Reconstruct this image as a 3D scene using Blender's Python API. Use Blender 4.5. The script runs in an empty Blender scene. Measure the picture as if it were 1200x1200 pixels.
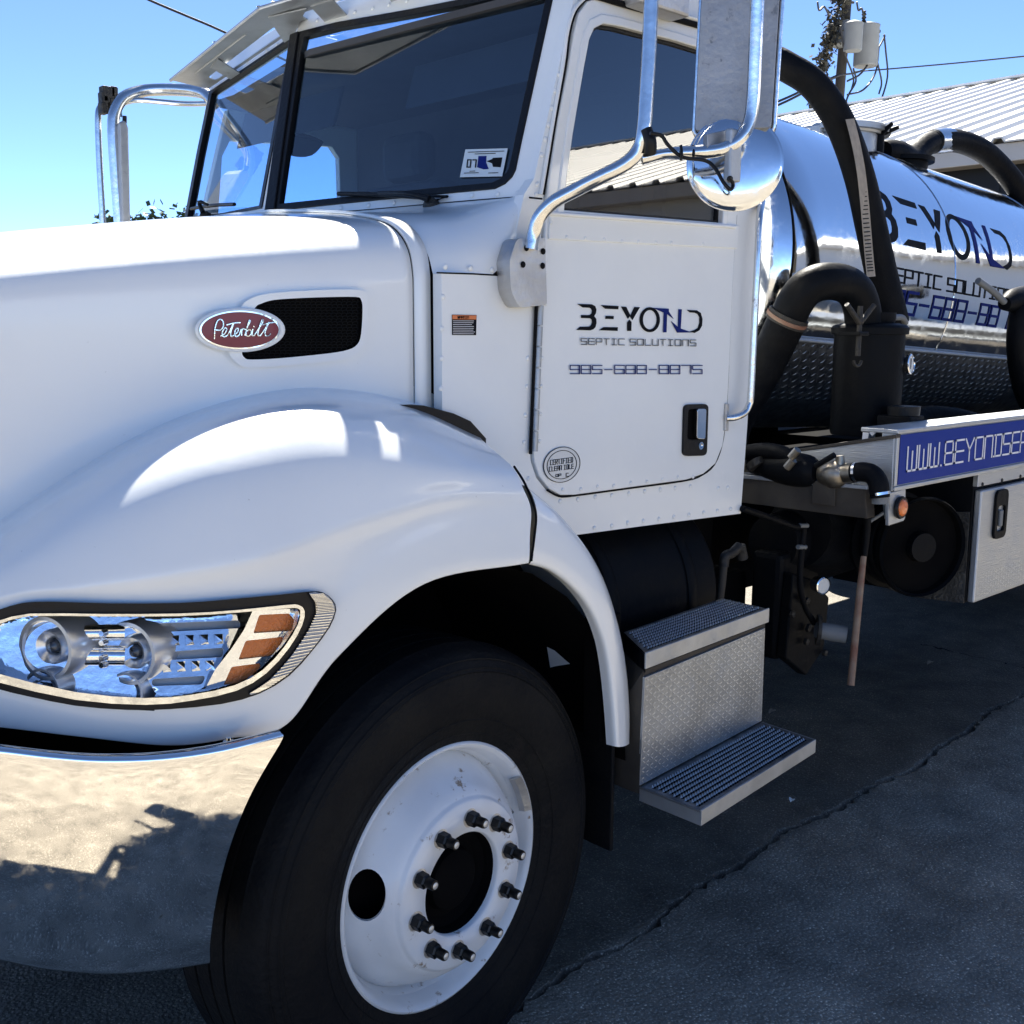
import bpy, bmesh, math, random
from mathutils import Vector, Matrix, geometry
from math import sin, cos, pi, radians, sqrt, hypot, exp
random.seed(7)
SC = bpy.context.scene
COL = SC.collection

# ------------------------------------------------------------------ camera
FPX, YAW, PIT, ROL = 1280.0, radians(43.4), radians(9.3), radians(0.25)
CAM = Vector((0, 0, 1.68))
_f = Vector((sin(YAW)*cos(PIT), cos(YAW)*cos(PIT), -sin(PIT)))
_r0 = Vector((cos(YAW), -sin(YAW), 0)); _u0 = _r0.cross(_f)
_r = _r0*cos(ROL) + _u0*sin(ROL); _u = _u0*cos(ROL) - _r0*sin(ROL)
cd = bpy.data.cameras.new('camera'); cam = bpy.data.objects.new('camera', cd); COL.objects.link(cam)
cam.matrix_world = Matrix(((_r.x, _u.x, -_f.x, CAM.x), (_r.y, _u.y, -_f.y, CAM.y), (_r.z, _u.z, -_f.z, CAM.z), (0, 0, 0, 1)))
cd.sensor_width = 36; cd.lens = FPX/1200*36; cd.clip_end = 3000; cd.clip_start = 0.05
SC.camera = cam
SC.render.resolution_x = SC.render.resolution_y = 1024

# ------------------------------------------------------------------ light
SUN = Vector((.46, .455, .79)).normalized()
w = bpy.data.worlds.new("World"); SC.world = w; w.use_nodes = True
nt = w.node_tree; bg = nt.nodes['Background']
sky = nt.nodes.new('ShaderNodeTexSky'); sky.sky_type = 'NISHITA'; sky.sun_disc = False
sky.sun_elevation = math.asin(SUN.z); sky.sun_rotation = math.atan2(SUN.x, SUN.y)
sky.altitude = 6000; sky.air_density = .75; sky.dust_density = 0.0; sky.ozone_density = 4.2
nt.links.new(sky.outputs[0], bg.inputs[0]); bg.inputs[1].default_value = 0.09
sd = bpy.data.lights.new('sun', 'SUN'); sd.energy = 5.0; sd.angle = radians(.5); sd.color = (1, .95, .85)
so = bpy.data.objects.new('sun', sd); COL.objects.link(so); so.rotation_euler = SUN.to_track_quat('Z', 'Y').to_euler()
SC.view_settings.view_transform = 'Standard'; SC.view_settings.look = 'None'
SC.view_settings.exposure = 1.9; SC.view_settings.gamma = 1
SC.render.engine = 'CYCLES'
SC.cycles.caustics_reflective = False
SC.cycles.max_bounces = 8; SC.cycles.transparent_max_bounces = 12

# ------------------------------------------------------------------ photo calibration: image point -> point on a real plane
def ray(px, py): return _r*((px-600)/FPX) - _u*((py-600)/FPX) + _f
def at(px, py, x=None, y=None, z=None):
    d = ray(px, py)
    if x is not None: t = (x-CAM.x)/d.x
    elif y is not None: t = (y-CAM.y)/d.y
    else: t = (z-CAM.z)/d.z
    return CAM + d*t
def proj(P):
    d = Vector(P)-CAM; z = d.dot(_f); return (600+FPX*d.dot(_r)/z, 600-FPX*d.dot(_u)/z)
def hit(px, py, g, t0=.6, t1=9):
    d = ray(px, py); d = d/d.y
    n = 160; a = t0; ga = g(CAM+d*a)
    for i in range(1, n+1):
        b = t0+(t1-t0)*i/n; gb = g(CAM+d*b)
        if ga*gb <= 0:
            for k in range(30):
                m = (a+b)/2; gm = g(CAM+d*m)
                if ga*gm <= 0: b = m
                else: a, ga = m, gm
            return CAM+d*((a+b)/2)
        a, ga = b, gb
    return CAM+d*a

# ------------------------------------------------------------------ materials
def mat(name, col, rough=.5, metal=0., coat=0., bump=None, var=None, dirt=None, spec=.5, alpha=None, coatr=.03, aniso=0):
    m = bpy.data.materials.new(name); m.use_nodes = True
    n = m.node_tree.nodes; L = m.node_tree.links; p = n['Principled BSDF']
    p.inputs['Base Color'].default_value = (*col, 1); p.inputs['Roughness'].default_value = rough
    p.inputs['Metallic'].default_value = metal; p.inputs['Coat Weight'].default_value = coat
    p.inputs['Coat Roughness'].default_value = coatr; p.inputs['Specular IOR Level'].default_value = spec
    tc = n.new('ShaderNodeTexCoord')
    src = None
    if var:   # (scale, amount, colour2)
        t = n.new('ShaderNodeTexNoise'); t.inputs['Scale'].default_value = var[0]; t.inputs['Detail'].default_value = 6
        L.new(tc.outputs['Object'], t.inputs['Vector'])
        r = n.new('ShaderNodeMapRange'); r.inputs[1].default_value = .38; r.inputs[2].default_value = .66; r.inputs[4].default_value = var[1]
        L.new(t.outputs[0], r.inputs[0])
        x = n.new('ShaderNodeMix'); x.data_type = 'RGBA'; x.inputs['A'].default_value = (*col, 1); x.inputs['B'].default_value = (*var[2], 1)
        L.new(r.outputs[0], x.inputs['Factor']); src = x.outputs['Result']
    if dirt:  # (scale, threshold, colour) small specks and smudges
        t = n.new('ShaderNodeTexNoise'); t.inputs['Scale'].default_value = dirt[0]; t.inputs['Detail'].default_value = 8; t.inputs['Roughness'].default_value = .7
        L.new(tc.outputs['Object'], t.inputs['Vector'])
        r = n.new('ShaderNodeMapRange'); r.inputs[1].default_value = dirt[1]; r.inputs[2].default_value = dirt[1]+.06
        L.new(t.outputs[0], r.inputs[0])
        x = n.new('ShaderNodeMix'); x.data_type = 'RGBA'; x.inputs['B'].default_value = (*dirt[2], 1)
        if src: L.new(src, x.inputs['A'])
        else: x.inputs['A'].default_value = (*col, 1)
        L.new(r.outputs[0], x.inputs['Factor']); src = x.outputs['Result']
        r2 = n.new('ShaderNodeMapRange'); r2.inputs[3].default_value = rough; r2.inputs[4].default_value = min(1, rough+.25)
        L.new(t.outputs[0], r2.inputs[0]); r2.inputs[1].default_value = .5; r2.inputs[2].default_value = .8
        L.new(r2.outputs[0], p.inputs['Roughness'])
    if src: L.new(src, p.inputs['Base Color'])
    if bump:  # (scale, strength, distance[, stretch])
        t = n.new('ShaderNodeTexNoise'); t.inputs['Scale'].default_value = bump[0]; t.inputs['Detail'].default_value = 5
        if len(bump) > 3:
            mp = n.new('ShaderNodeMapping'); mp.inputs['Scale'].default_value = bump[3]
            L.new(tc.outputs['Object'], mp.inputs['Vector']); L.new(mp.outputs[0], t.inputs['Vector'])
        else: L.new(tc.outputs['Object'], t.inputs['Vector'])
        b = n.new('ShaderNodeBump'); b.inputs['Strength'].default_value = bump[1]; b.inputs['Distance'].default_value = bump[2]
        L.new(t.outputs[0], b.inputs['Height']); L.new(b.outputs[0], p.inputs['Normal'])
    return m
def glass(name, tint, refl=1.0, rough=.0, base=.0):
    m = bpy.data.materials.new(name); m.use_nodes = True
    n = m.node_tree.nodes; L = m.node_tree.links; n.remove(n['Principled BSDF'])
    o = n['Material Output']; t = n.new('ShaderNodeBsdfTransparent'); t.inputs[0].default_value = (*tint, 1)
    g = n.new('ShaderNodeBsdfGlossy'); g.inputs['Roughness'].default_value = rough
    f = n.new('ShaderNodeFresnel'); f.inputs[0].default_value = 1.5
    ma = n.new('ShaderNodeMath'); ma.operation = 'MULTIPLY_ADD'; ma.inputs[1].default_value = refl; ma.inputs[2].default_value = base
    mx = n.new('ShaderNodeMixShader')
    ge = n.new('ShaderNodeNewGeometry'); iv = n.new('ShaderNodeMath'); iv.operation = 'SUBTRACT'; iv.inputs[0].default_value = 1.0   # only the outer face reflects
    pr = n.new('ShaderNodeMath'); pr.operation = 'MULTIPLY'; pr.use_clamp = True
    L.new(ge.outputs['Backfacing'], iv.inputs[1]); L.new(f.outputs[0], ma.inputs[0]); L.new(ma.outputs[0], pr.inputs[0]); L.new(iv.outputs[0], pr.inputs[1]); L.new(pr.outputs[0], mx.inputs[0]); L.new(t.outputs[0], mx.inputs[1]); L.new(g.outputs[0], mx.inputs[2]); L.new(mx.outputs[0], o.inputs[0])
    return m
M = {}
M['paint'] = mat('white_paint', (.83, .85, .84), .32, 0, .9, coatr=.11, bump=(5, .07, .02), var=(2.2, .5, (.76, .78, .78)), dirt=(60, .69, (.16, .15, .14)))
M['panel'] = mat('riveted_white_panel', (.83, .85, .84), .36, 0, .6, bump=(7, .22, .02), var=(3, .5, (.75, .77, .77)), dirt=(24, .71, (.5, .5, .48)), coatr=.1)
M['wheelw'] = mat('wheel_white', (.76, .78, .79), .4, 0, .3, bump=(9, .1, .02), var=(6, .6, (.62, .63, .64)), dirt=(18, .60, (.26, .20, .14)))
M['chrome'] = mat('chrome', (.86, .86, .85), .04, 1, bump=(7, .06, .02))
M['bumper'] = mat('bumper_chrome', (.80, .79, .77), .03, 1, bump=(30, .012, .006, (1, 1, .06)), dirt=(34, .66, (.42, .40, .37)))
M['steel'] = mat('polished_stainless', (.80, .82, .84), .075, 1, bump=(1.6, .09, .05), dirt=(18, .72, (.5, .5, .5)))
M['tube'] = mat('stainless_tube', (.72, .72, .71), .16, 1, bump=(30, .1, .01), dirt=(20, .66, (.35, .33, .3)))
M['mirror_shell'] = mat('scratched_stainless_shell', (.40, .41, .43), .5, .55, bump=(60, .25, .01), var=(9, .8, (.28, .30, .33)), dirt=(22, .60, (.2, .22, .25)))
M['foil'] = mat('silver_foil', (.62, .66, .70), .32, .35)
M['alu'] = mat('weathered_aluminium', (.44, .46, .48), .42, .7, bump=(40, .12, .01), var=(9, .6, (.30, .31, .32)), dirt=(12, .66, (.2, .18, .16)))
M['castalu'] = mat('cast_aluminium', (.58, .58, .57), .45, .9, bump=(60, .3, .01), var=(12, .7, (.42, .40, .38)))
M['dullplate'] = mat('dull_tread_plate', (.10, .095, .085), .55, .5, bump=(90, .6, .01), var=(20, .8, (.05, .048, .045)))
M['tread'] = mat('tread_dark_aluminium', (.30, .31, .32), .45, 1, var=(30, .8, (.10, .10, .11)))
M['brushed'] = mat('brushed_aluminium', (.50, .52, .54), .36, .75, bump=(16, .25, .01, (1, 1, 30)), dirt=(8, .68, (.35, .33, .3)))
M['rubber'] = mat('tyre_rubber', (.0035, .0042, .0058), .62, bump=(70, .35, .01), var=(7, .9, (.009, .009, .009)), dirt=(4, .56, (.011, .010, .010)), spec=.12)
M['black'] = mat('black_plastic', (.006, .006, .007), .4, bump=(60, .15, .01), spec=.25)
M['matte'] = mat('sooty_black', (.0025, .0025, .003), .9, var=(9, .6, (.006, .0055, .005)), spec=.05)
M['hose'] = mat('black_hose_rubber', (.0035, .0042, .006), .55, bump=(50, .3, .01), var=(12, .8, (.008, .008, .0085)), spec=.08)
M['iron'] = mat('painted_black_steel', (.0045, .0055, .0075), .48, .0, bump=(30, .25, .01), var=(9, .8, (.008, .0078, .0078)), spec=.07)
M['grime'] = mat('grimy_cast_iron', (.035, .031, .026), .6, .3, bump=(40, .5, .02), var=(20, .9, (.02, .02, .02)))
M['beam'] = mat('dusty_beam', (.07, .062, .052), .65, .1, bump=(20, .3, .01), var=(7, .8, (.035, .03, .026)), spec=.2)
M['brass'] = mat('dull_brass_valve', (.42, .38, .31), .42, 1, var=(30, .8, (.18, .15, .12)))
M['glassw'] = glass('windscreen_glass', (.66, .78, .88), 1.0, 0, .10)
M['glassd'] = glass('door_glass', (.30, .38, .50), 1.9, 0, .06)
M['lens'] = glass('clear_lens', (.95, .96, .97), 1.0, .02, .0)
M['refl'] = mat('headlight_chrome', (.9, .92, .95), .05, 1, bump=(18, .14, .015))
M['satin'] = mat('satin_lamp_ring', (.82, .85, .90), .28, .8)
M['bulb'] = mat('bulb_shade', (.05, .06, .08), .25, .2, .6)
M['amber'] = mat('amber_reflector', (.75, .19, .03), .25, 0, .5, bump=(160, .5, .01))
M['grey'] = mat('ribbed_clear_marker', (.42, .43, .44), .35, 0, .6)
M['marker'] = mat('amber_marker', (.8, .2, .04), .3, 0, .6, bump=(120, .5, .01))
M['maroon'] = mat('maroon_enamel', (.20, .018, .028), .35, 0, .25)
M['ink'] = mat('black_vinyl', (.004, .005, .008), .6, spec=.08)
M['inkblue'] = mat('blue_vinyl', (.008, .018, .14), .6, spec=.08)
M['bandblue'] = mat('blue_vinyl_band', (.010, .032, .24), .45, spec=.15)
M['white'] = mat('white_vinyl', (.8, .8, .82), .4)
M['orange'] = mat('orange_vinyl', (.7, .2, .06), .4)
M['paper'] = mat('sticker_paper', (.55, .62, .66), .5)
M['tan'] = mat('tan_hose_print', (.36, .30, .22), .6, var=(40, .7, (.22, .19, .15)))
M['seam'] = mat('seam_shadow_rubber', (.008, .008, .009), .8, spec=.1)
M['fabric'] = mat('cab_interior', (.06, .065, .075), .8, var=(5, .6, (.09, .09, .10)))
M['headl'] = mat('cab_headliner', (.055, .055, .058), .8, var=(5, .6, (.035, .035, .04)))
M['stick'] = mat('weathered_red_pole', (.20, .09, .055), .7, bump=(40, .3, .01), var=(16, .9, (.28, .21, .15)))
M['gauge'] = mat('gauge_face', (.75, .75, .72), .6)
M['nut'] = mat('lug_steel', (.04, .038, .036), .4, 1, var=(60, .8, (.03, .03, .03)))
M['nutface'] = mat('stud_end', (.6, .6, .58), .4, .6)
M['roofm'] = mat('ribbed_roof_metal', (.74, .73, .70), .35, .1, .1, var=(1.2, .5, (.64, .63, .6)))
M['wall'] = mat('grey_metal_siding', (.026, .031, .040), .6, .0, var=(.8, .5, (.02, .024, .03)), spec=.15)
M['clap'] = mat('pale_clapboard', (.62, .64, .66), .55, var=(1.5, .5, (.52, .54, .57)))
M['fascia'] = mat('fascia', (.62, .58, .52), .5, var=(2, .5, (.5, .46, .42)))
M['wood'] = mat('dark_pole_wood', (.04, .035, .03), .9, bump=(14, .5, .02, (1, 1, .1)))
M['galv'] = mat('transformer_grey', (.17, .18, .185), .6, .0, var=(4, .5, (.13, .135, .14)))
M['wire'] = mat('wire_black', (.02, .02, .022), .6)
M['leaf'] = mat('leaf_green', (.05, .09, .03), .6, var=(1.5, .8, (.09, .11, .04)))
M['ivy'] = mat('dry_ivy', (.05, .045, .03), .8)
M['bark'] = mat('bark', (.09, .07, .05), .9, bump=(10, .5, .03))

# ------------------------------------------------------------------ builders
def link(name, me, m, parent=None, smooth=False, kind=None, angle=None):
    o = bpy.data.objects.new(name, me); COL.objects.link(o)
    if m: me.materials.append(m)
    if parent is not None: o.parent = parent; o.matrix_parent_inverse = parent.matrix_world.inverted() if False else Matrix.Identity(4)
    if kind: o['kind'] = kind
    if smooth:
        me.polygons.foreach_set('use_smooth', [True]*len(me.polygons))
        if angle: me.set_sharp_from_angle(angle=radians(angle))
    return o
def mesh(name, vs, fs, m, parent=None, smooth=False, kind=None, angle=None, flip=False):
    me = bpy.data.meshes.new(name); me.from_pydata([tuple(v) for v in vs], [], [tuple(f) for f in fs]); me.validate()
    bm = bmesh.new(); bm.from_mesh(me); bmesh.ops.recalc_face_normals(bm, faces=bm.faces); bm.to_mesh(me); bm.free()
    me.update()
    return link(name, me, m, parent, smooth, kind, angle)
def bevel(o, wd=.004, seg=2, ang=40):
    b = o.modifiers.new('bevel', 'BEVEL'); b.width = wd; b.segments = seg; b.limit_method = 'ANGLE'; b.angle_limit = radians(ang)
    return o
BOXF = [(0, 1, 3, 2), (4, 6, 7, 5), (0, 4, 5, 1), (2, 3, 7, 6), (0, 2, 6, 4), (1, 5, 7, 3)]
def boxv(lo, hi): return [Vector((x, y, z)) for x in (lo[0], hi[0]) for y in (lo[1], hi[1]) for z in (lo[2], hi[2])]
def box(name, lo, hi, m, parent=None, bv=.004, kind=None):
    o = mesh(name, boxv(lo, hi), BOXF, m, parent, kind=kind)
    return bevel(o, bv) if bv else o
def prism(name, quad, ext, m, parent=None, bv=.003):
    """closed solid: polygon of world points pushed along ext"""
    n = len(quad); vs = [Vector(q) for q in quad]+[Vector(q)+Vector(ext) for q in quad]
    fs = [tuple(range(n)), tuple(range(2*n-1, n-1, -1))]+[(i, (i+1) % n, n+(i+1) % n, n+i) for i in range(n)]
    o = mesh(name, vs, fs, m, parent)
    return bevel(o, bv) if bv else o
def catmull(P, per=6):
    if len(P) < 3: return [Vector(p) for p in P]
    P = [Vector(p) for p in P]; out = []
    Q = [P[0]*2-P[1]]+P+[P[-1]*2-P[-2]]
    for i in range(1, len(Q)-2):
        a, b, c, d = Q[i-1:i+3]
        for k in range(per):
            t = k/per
            out.append(.5*((2*b)+(c-a)*t+(2*a-5*b+4*c-d)*t*t+(3*b-a-3*c+d)*t**3))
    out.append(P[-1]); return out
def tubev(pts, r, n=14, spl=6):
    P = catmull(pts, spl) if spl else [Vector(p) for p in pts]
    if isinstance(r, (list, tuple)):
        R = [v.x for v in catmull([Vector((a, 0, 0)) for a in r], spl)] if spl else list(r)
    else: R = [r]*len(P)
    T0 = (P[1]-P[0]).normalized(); a = Vector((0, 0, 1)) if abs(T0.z) < .9 else Vector((1, 0, 0))
    N = T0.cross(a).normalized(); vs = []; fs = []
    for i, p in enumerate(P):
        T = (P[min(i+1, len(P)-1)]-P[max(i-1, 0)]).normalized()
        N = (N-T*N.dot(T)).normalized(); B = T.cross(N)
        for k in range(n):
            th = 2*pi*k/n; vs.append(p+(N*cos(th)+B*sin(th))*R[i])
    for i in range(len(P)-1):
        for k in range(n): fs.append((i*n+k, i*n+(k+1) % n, (i+1)*n+(k+1) % n, (i+1)*n+k))
    fs.append(tuple(range(n))); fs.append(tuple(range((len(P)-1)*n, len(P)*n)))
    return vs, fs
def tube(name, pts, r, m, parent=None, n=14, spl=6, kind=None):
    vs, fs = tubev(pts, r, n, spl); return mesh(name, vs, fs, m, parent, True, kind, 50)
def lathev(prof, o, ax, n=48, a0=0, a1=2*pi):
    ax = Vector(ax).normalized(); a = Vector((0, 0, 1)) if abs(ax.z) < .9 else Vector((1, 0, 0))
    U = ax.cross(a).normalized(); V = ax.cross(U); o = Vector(o); full = abs(a1-a0-2*pi) < 1e-6
    cnt = n if full else n+1; vs = []; fs = []
    for r, h in prof:
        for k in range(cnt):
            th = a0+(a1-a0)*k/n; vs.append(o+ax*h+(U*cos(th)+V*sin(th))*r)
    for i in range(len(prof)-1):
        for k in range(n):
            k2 = (k+1) % cnt; fs.append((i*cnt+k, i*cnt+k2, (i+1)*cnt+k2, (i+1)*cnt+k))
    if full:
        if prof[0][0] > 1e-5: pass
    return vs, fs
def lathe(name, prof, o, ax, m, parent=None, n=48, angle=40, kind=None, a0=0, a1=2*pi):
    vs, fs = lathev(prof, o, ax, n, a0, a1)
    ob = mesh(name, vs, fs, m, parent, True, kind, angle)
    bm = bmesh.new(); bm.from_mesh(ob.data); bmesh.ops.remove_doubles(bm, verts=bm.verts, dist=1e-5); bmesh.ops.recalc_face_normals(bm, faces=bm.faces); bm.to_mesh(ob.data); bm.free()
    ob.data.polygons.foreach_set('use_smooth', [True]*len(ob.data.polygons)); ob.data.set_sharp_from_angle(angle=radians(angle))
    return ob
def inside(p, poly):
    c = False; n = len(poly); x, y = p
    for i in range(n):
        x1, y1 = poly[i]; x2, y2 = poly[(i+1) % n]
        if (y1 > y) != (y2 > y) and x < (x2-x1)*(y-y1)/(y2-y1)+x1: c = not c
    return c
def densify(poly, step):
    if not step: return [tuple(p) for p in poly]
    out = []
    for i in range(len(poly)):
        a = poly[i]; b = poly[(i+1) % len(poly)]; d = hypot(b[0]-a[0], b[1]-a[1]); k = max(1, int(d/step+.5))
        for j in range(k): out.append((a[0]+(b[0]-a[0])*j/k, a[1]+(b[1]-a[1])*j/k))
    return out
def smoothpoly(poly, per=5):
    P = [Vector((a, b, 0)) for a, b in poly]; n = len(P); out = []
    for i in range(n):
        a, b, c, d = P[i-1], P[i], P[(i+1) % n], P[(i+2) % n]
        for k in range(per):
            t = k/per; v = .5*((2*b)+(c-a)*t+(2*a-5*b+4*c-d)*t*t+(3*b-a-3*c+d)*t**3); out.append((v.x, v.y))
    return out
def rnd(poly, r, seg=5):
    """round the corners of a polygon; r a number or one per corner"""
    out = []; n = len(poly)
    for i in range(n):
        rr = r[i] if isinstance(r, (list, tuple)) else r
        p = Vector(poly[i]); a = Vector(poly[i-1]); b = Vector(poly[(i+1) % n])
        if rr <= 0: out.append(tuple(p)); continue
        da = (a-p); db = (b-p); k = min(rr, da.length*.49, db.length*.49)
        A = p+da.normalized()*k; B = p+db.normalized()*k
        for s in range(seg+1):
            t = s/seg; q = A*(1-t)**2+p*2*t*(1-t)+B*t*t; out.append((q.x, q.y))
    return out
def sheetv(outer, holes, mapf, thick, grid=None):
    outer = densify(outer, grid); holes = [densify(h, grid) for h in holes]
    co = []; ed = []
    for L_ in [outer]+holes:
        s = len(co); co += [Vector(p) for p in L_]; ed += [(s+i, s+(i+1) % len(L_)) for i in range(len(L_))]
    if grid:
        xs = [p[0] for p in outer]; ys = [p[1] for p in outer]; x = min(xs)+grid*.5
        while x < max(xs):
            y = min(ys)+grid*.5
            while y < max(ys):
                if inside((x, y), outer) and not any(inside((x, y), h) for h in holes):
                    if min(hypot(x-q[0], y-q[1]) for L_ in [outer]+holes for q in L_) > grid*.45: co.append(Vector((x, y)))
                y += grid
            x += grid
    v2, e2, f2, _, _, _ = geometry.delaunay_2d_cdt(co, ed, [], 0, 1e-7)
    tris = []
    for f in f2:
        c = sum((v2[i] for i in f), Vector((0, 0)))/len(f)
        if inside(c, outer) and not any(inside(c, h) for h in holes): tris.append(tuple(f))
    n = len(v2); vs = [mapf(p.x, p.y, 0) for p in v2]; fs = list(tris)
    if thick:
        vs += [mapf(p.x, p.y, thick) for p in v2]; fs += [tuple(i+n for i in reversed(f)) for f in tris]
        cnt = {}
        for f in tris:
            for i in range(3):
                e = (f[i], f[(i+1) % 3]); cnt[tuple(sorted(e))] = cnt.get(tuple(sorted(e)), [])+[e]
        for k, es in cnt.items():
            if len(es) == 1: a, b = es[0]; fs.append((b, a, a+n, b+n))
    return vs, fs
def sheet(name, outer, mapf, m, parent=None, holes=(), thick=.003, grid=None, smooth=False, bv=0, kind=None):
    vs, fs = sheetv(outer, list(holes), mapf, thick, grid)
    o = mesh(name, vs, fs, m, parent, smooth, kind, 40 if smooth else None)
    return bevel(o, bv, 2, 50) if bv else o
def multi(name, parts, m, parent=None, smooth=False, kind=None, angle=None):
    vs = []; fs = []
    for v, f in parts:
        s = len(vs); vs += v; fs += [tuple(i+s for i in q) for q in f]
    return mesh(name, vs, fs, m, parent, smooth, kind, angle)
def planeY(y): return lambda u, v, wd: Vector((u, y+wd, v))       # (x, z, depth into the scene)
def pxY(y):                                                        # photo point on the plane y
    def f(u, v, wd):
        p = at(u, v, y=y); return p+Vector((0, wd, 0))
    return f
def loft(name, rows, m, parent=None, sub=5, close=False, kind=None, angle=None, thick=0):
    """rows: lists of points, same length; Catmull-Rom both ways"""
    R = [catmull(r, sub) for r in rows]; nc = len(R[0])
    C = [catmull([R[i][j] for i in range(len(R))], sub) for j in range(nc)]; nr = len(C[0])
    vs = [C[j][i] for i in range(nr) for j in range(nc)]
    fs = [(i*nc+j, i*nc+j+1, (i+1)*nc+j+1, (i+1)*nc+j) for i in range(nr-1) for j in range(nc-1)]
    o = mesh(name, vs, fs, m, parent, True, kind, angle)
    if thick:
        s = o.modifiers.new('solid', 'SOLIDIFY'); s.thickness = thick; s.offset = 0
    return o
def dome(c, n, r, h=.4, seg=8):
    prof = [(r, 0), (r*.85, r*h*.6), (r*.45, r*h), (0.00001, r*h*1.05)]
    return lathev(prof, c, n, seg)
def rivets(pts, n, r, m, parent, name='rivet'):
    return multi(name, [dome(p, n, r) for p in pts], m, parent, True, 'stuff', 60)
def strokes(segs, wd, mapf, lift=.0015, sub=1):
    """polylines in 2-D -> flat ribbons with square ends"""
    parts = []
    for pl_ in segs:
        for (a, b) in zip(pl_[:-1], pl_[1:]):
            a = Vector(a); b = Vector(b); d = (b-a); L_ = d.length
            if L_ < 1e-9: continue
            d /= L_; nn = Vector((-d.y, d.x))*wd/2; a = a-d*wd/2; b = b+d*wd/2
            vs = []; fs = []
            for k in range(sub+1):
                q = a+(b-a)*k/sub
                vs += [mapf(*(q+nn), 0), mapf(*(q-nn), 0), mapf(*(q-nn), -lift), mapf(*(q+nn), -lift)]
            for k in range(sub):
                s = 4*k; fs += [(s+j, s+(j+1) % 4, s+4+(j+1) % 4, s+4+j) for j in range(4)]
            fs += [(0, 1, 2, 3), (4*sub, 4*sub+1, 4*sub+2, 4*sub+3)]
            parts.append((vs, fs))
    return parts
FONT = {'S': [[(1, 1), (0, 1), (0, .5), (1, .5), (1, 0), (0, 0)]], 'E': [[(1, 1), (0, 1), (0, 0), (1, 0)], [(0, .5), (1, .5)]],
        'P': [[(0, 0), (0, 1), (1, 1), (1, .45), (0, .45)]], 'T': [[(0, 1), (1, 1)], [(.5, 1), (.5, 0)]],
        'I': [[(.1, 1), (.9, 1)], [(.5, 1), (.5, 0)], [(.1, 0), (.9, 0)]], 'C': [[(1, 1), (0, 1), (0, 0), (1, 0)]],
        'O': [[(0, 0), (0, 1), (1, 1), (1, 0), (0, 0)]], 'L': [[(0, 1), (0, 0), (1, 0)]], 'U': [[(0, 1), (0, 0), (1, 0), (1, 1)]],
        'N': [[(0, 0), (0, 1), (1, 1), (1, 0)]], 'D': [[(0, 1), (1, 1), (1, 0), (0, 0)], [(.18, 1), (.18, 0)]], 'R': [[(0, 0), (0, 1), (1, 1), (1, .5), (0, .5)], [(.5, .5), (1, 0)]],
        'B': [[(0, 0), (0, 1), (.9, 1), (.9, .5), (0, .5)], [(.9, .5), (1, .5), (1, 0), (0, 0)]], 'Y': [[(0, 1), (.5, .5), (1, 1)], [(.5, .5), (.5, 0)]],
        'W': [[(0, 1), (0, 0), (1, 0), (1, 1)], [(.5, .8), (.5, 0)]], '.': [[(.3, 0), (.4, 0)]], 'A': [[(0, 0), (0, 1), (1, 1), (1, 0)], [(0, .5), (1, .5)]], 'F': [[(0, 0), (0, 1), (1, 1)], [(0, .5), (.9, .5)]],
        '0': [[(0, 0), (0, 1), (1, 1), (1, 0), (0, 0)]], '5': [[(1, 1), (0, 1), (0, .5), (1, .5), (1, 0), (0, 0)]], '6': [[(1, 1), (0, 1), (0, 0), (1, 0), (1, .5), (0, .5)]],
        '7': [[(0, 1), (1, 1), (1, 0)]], '8': [[(0, 0), (0, 1), (1, 1), (1, 0), (0, 0)], [(0, .5), (1, .5)]], '9': [[(0, 0), (1, 0), (1, 1), (0, 1), (0, .5), (1, .5)]], '-': [[(.1, .5), (.9, .5)]],
        '/': [[(0, 0), (1, 1)]], 'Q': [[(0, 0), (0, 1), (1, 1), (1, 0), (0, 0)]]}
def text(s, x0, z0, cw, gap, h, space=.5):
    out = []; x = x0
    for ch in s:
        if ch == ' ': x += (cw+gap)*space*1.2; continue
        cw2 = cw*(.25 if ch == '.' else 1)
        for pl_ in FONT.get(ch, []): out.append([(x+a*cw2, z0+b*h) for a, b in pl_])
        x += cw2+gap
    return out
def letters(name, st, x0, z0, cw, gap, h, wd, f, m, parent, space=.5, sub=1, lift=.0015):
    x = x0
    for ch in st:
        if ch == ' ': x += (cw+gap)*space*1.2; continue
        cw2 = cw*(.25 if ch == '.' else 1)
        multi(name, strokes([[(x+a*cw2, z0+b*h) for a, b in pl_] for pl_ in FONT.get(ch, [])], wd, f, lift, sub), m, parent)
        x += cw2+gap
def thing(name, label, cat, loc=(0, 0, 0), group=None):
    o = bpy.data.objects.new(name, None); COL.objects.link(o); o.location = loc
    o['label'] = label; o['category'] = cat
    if group: o['group'] = group
    return o
def tag(o, label, cat, group=None, kind=None):
    if label: o['label'] = label
    if cat: o['category'] = cat
    if group: o['group'] = group
    if kind: o['kind'] = kind
    return o

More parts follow.
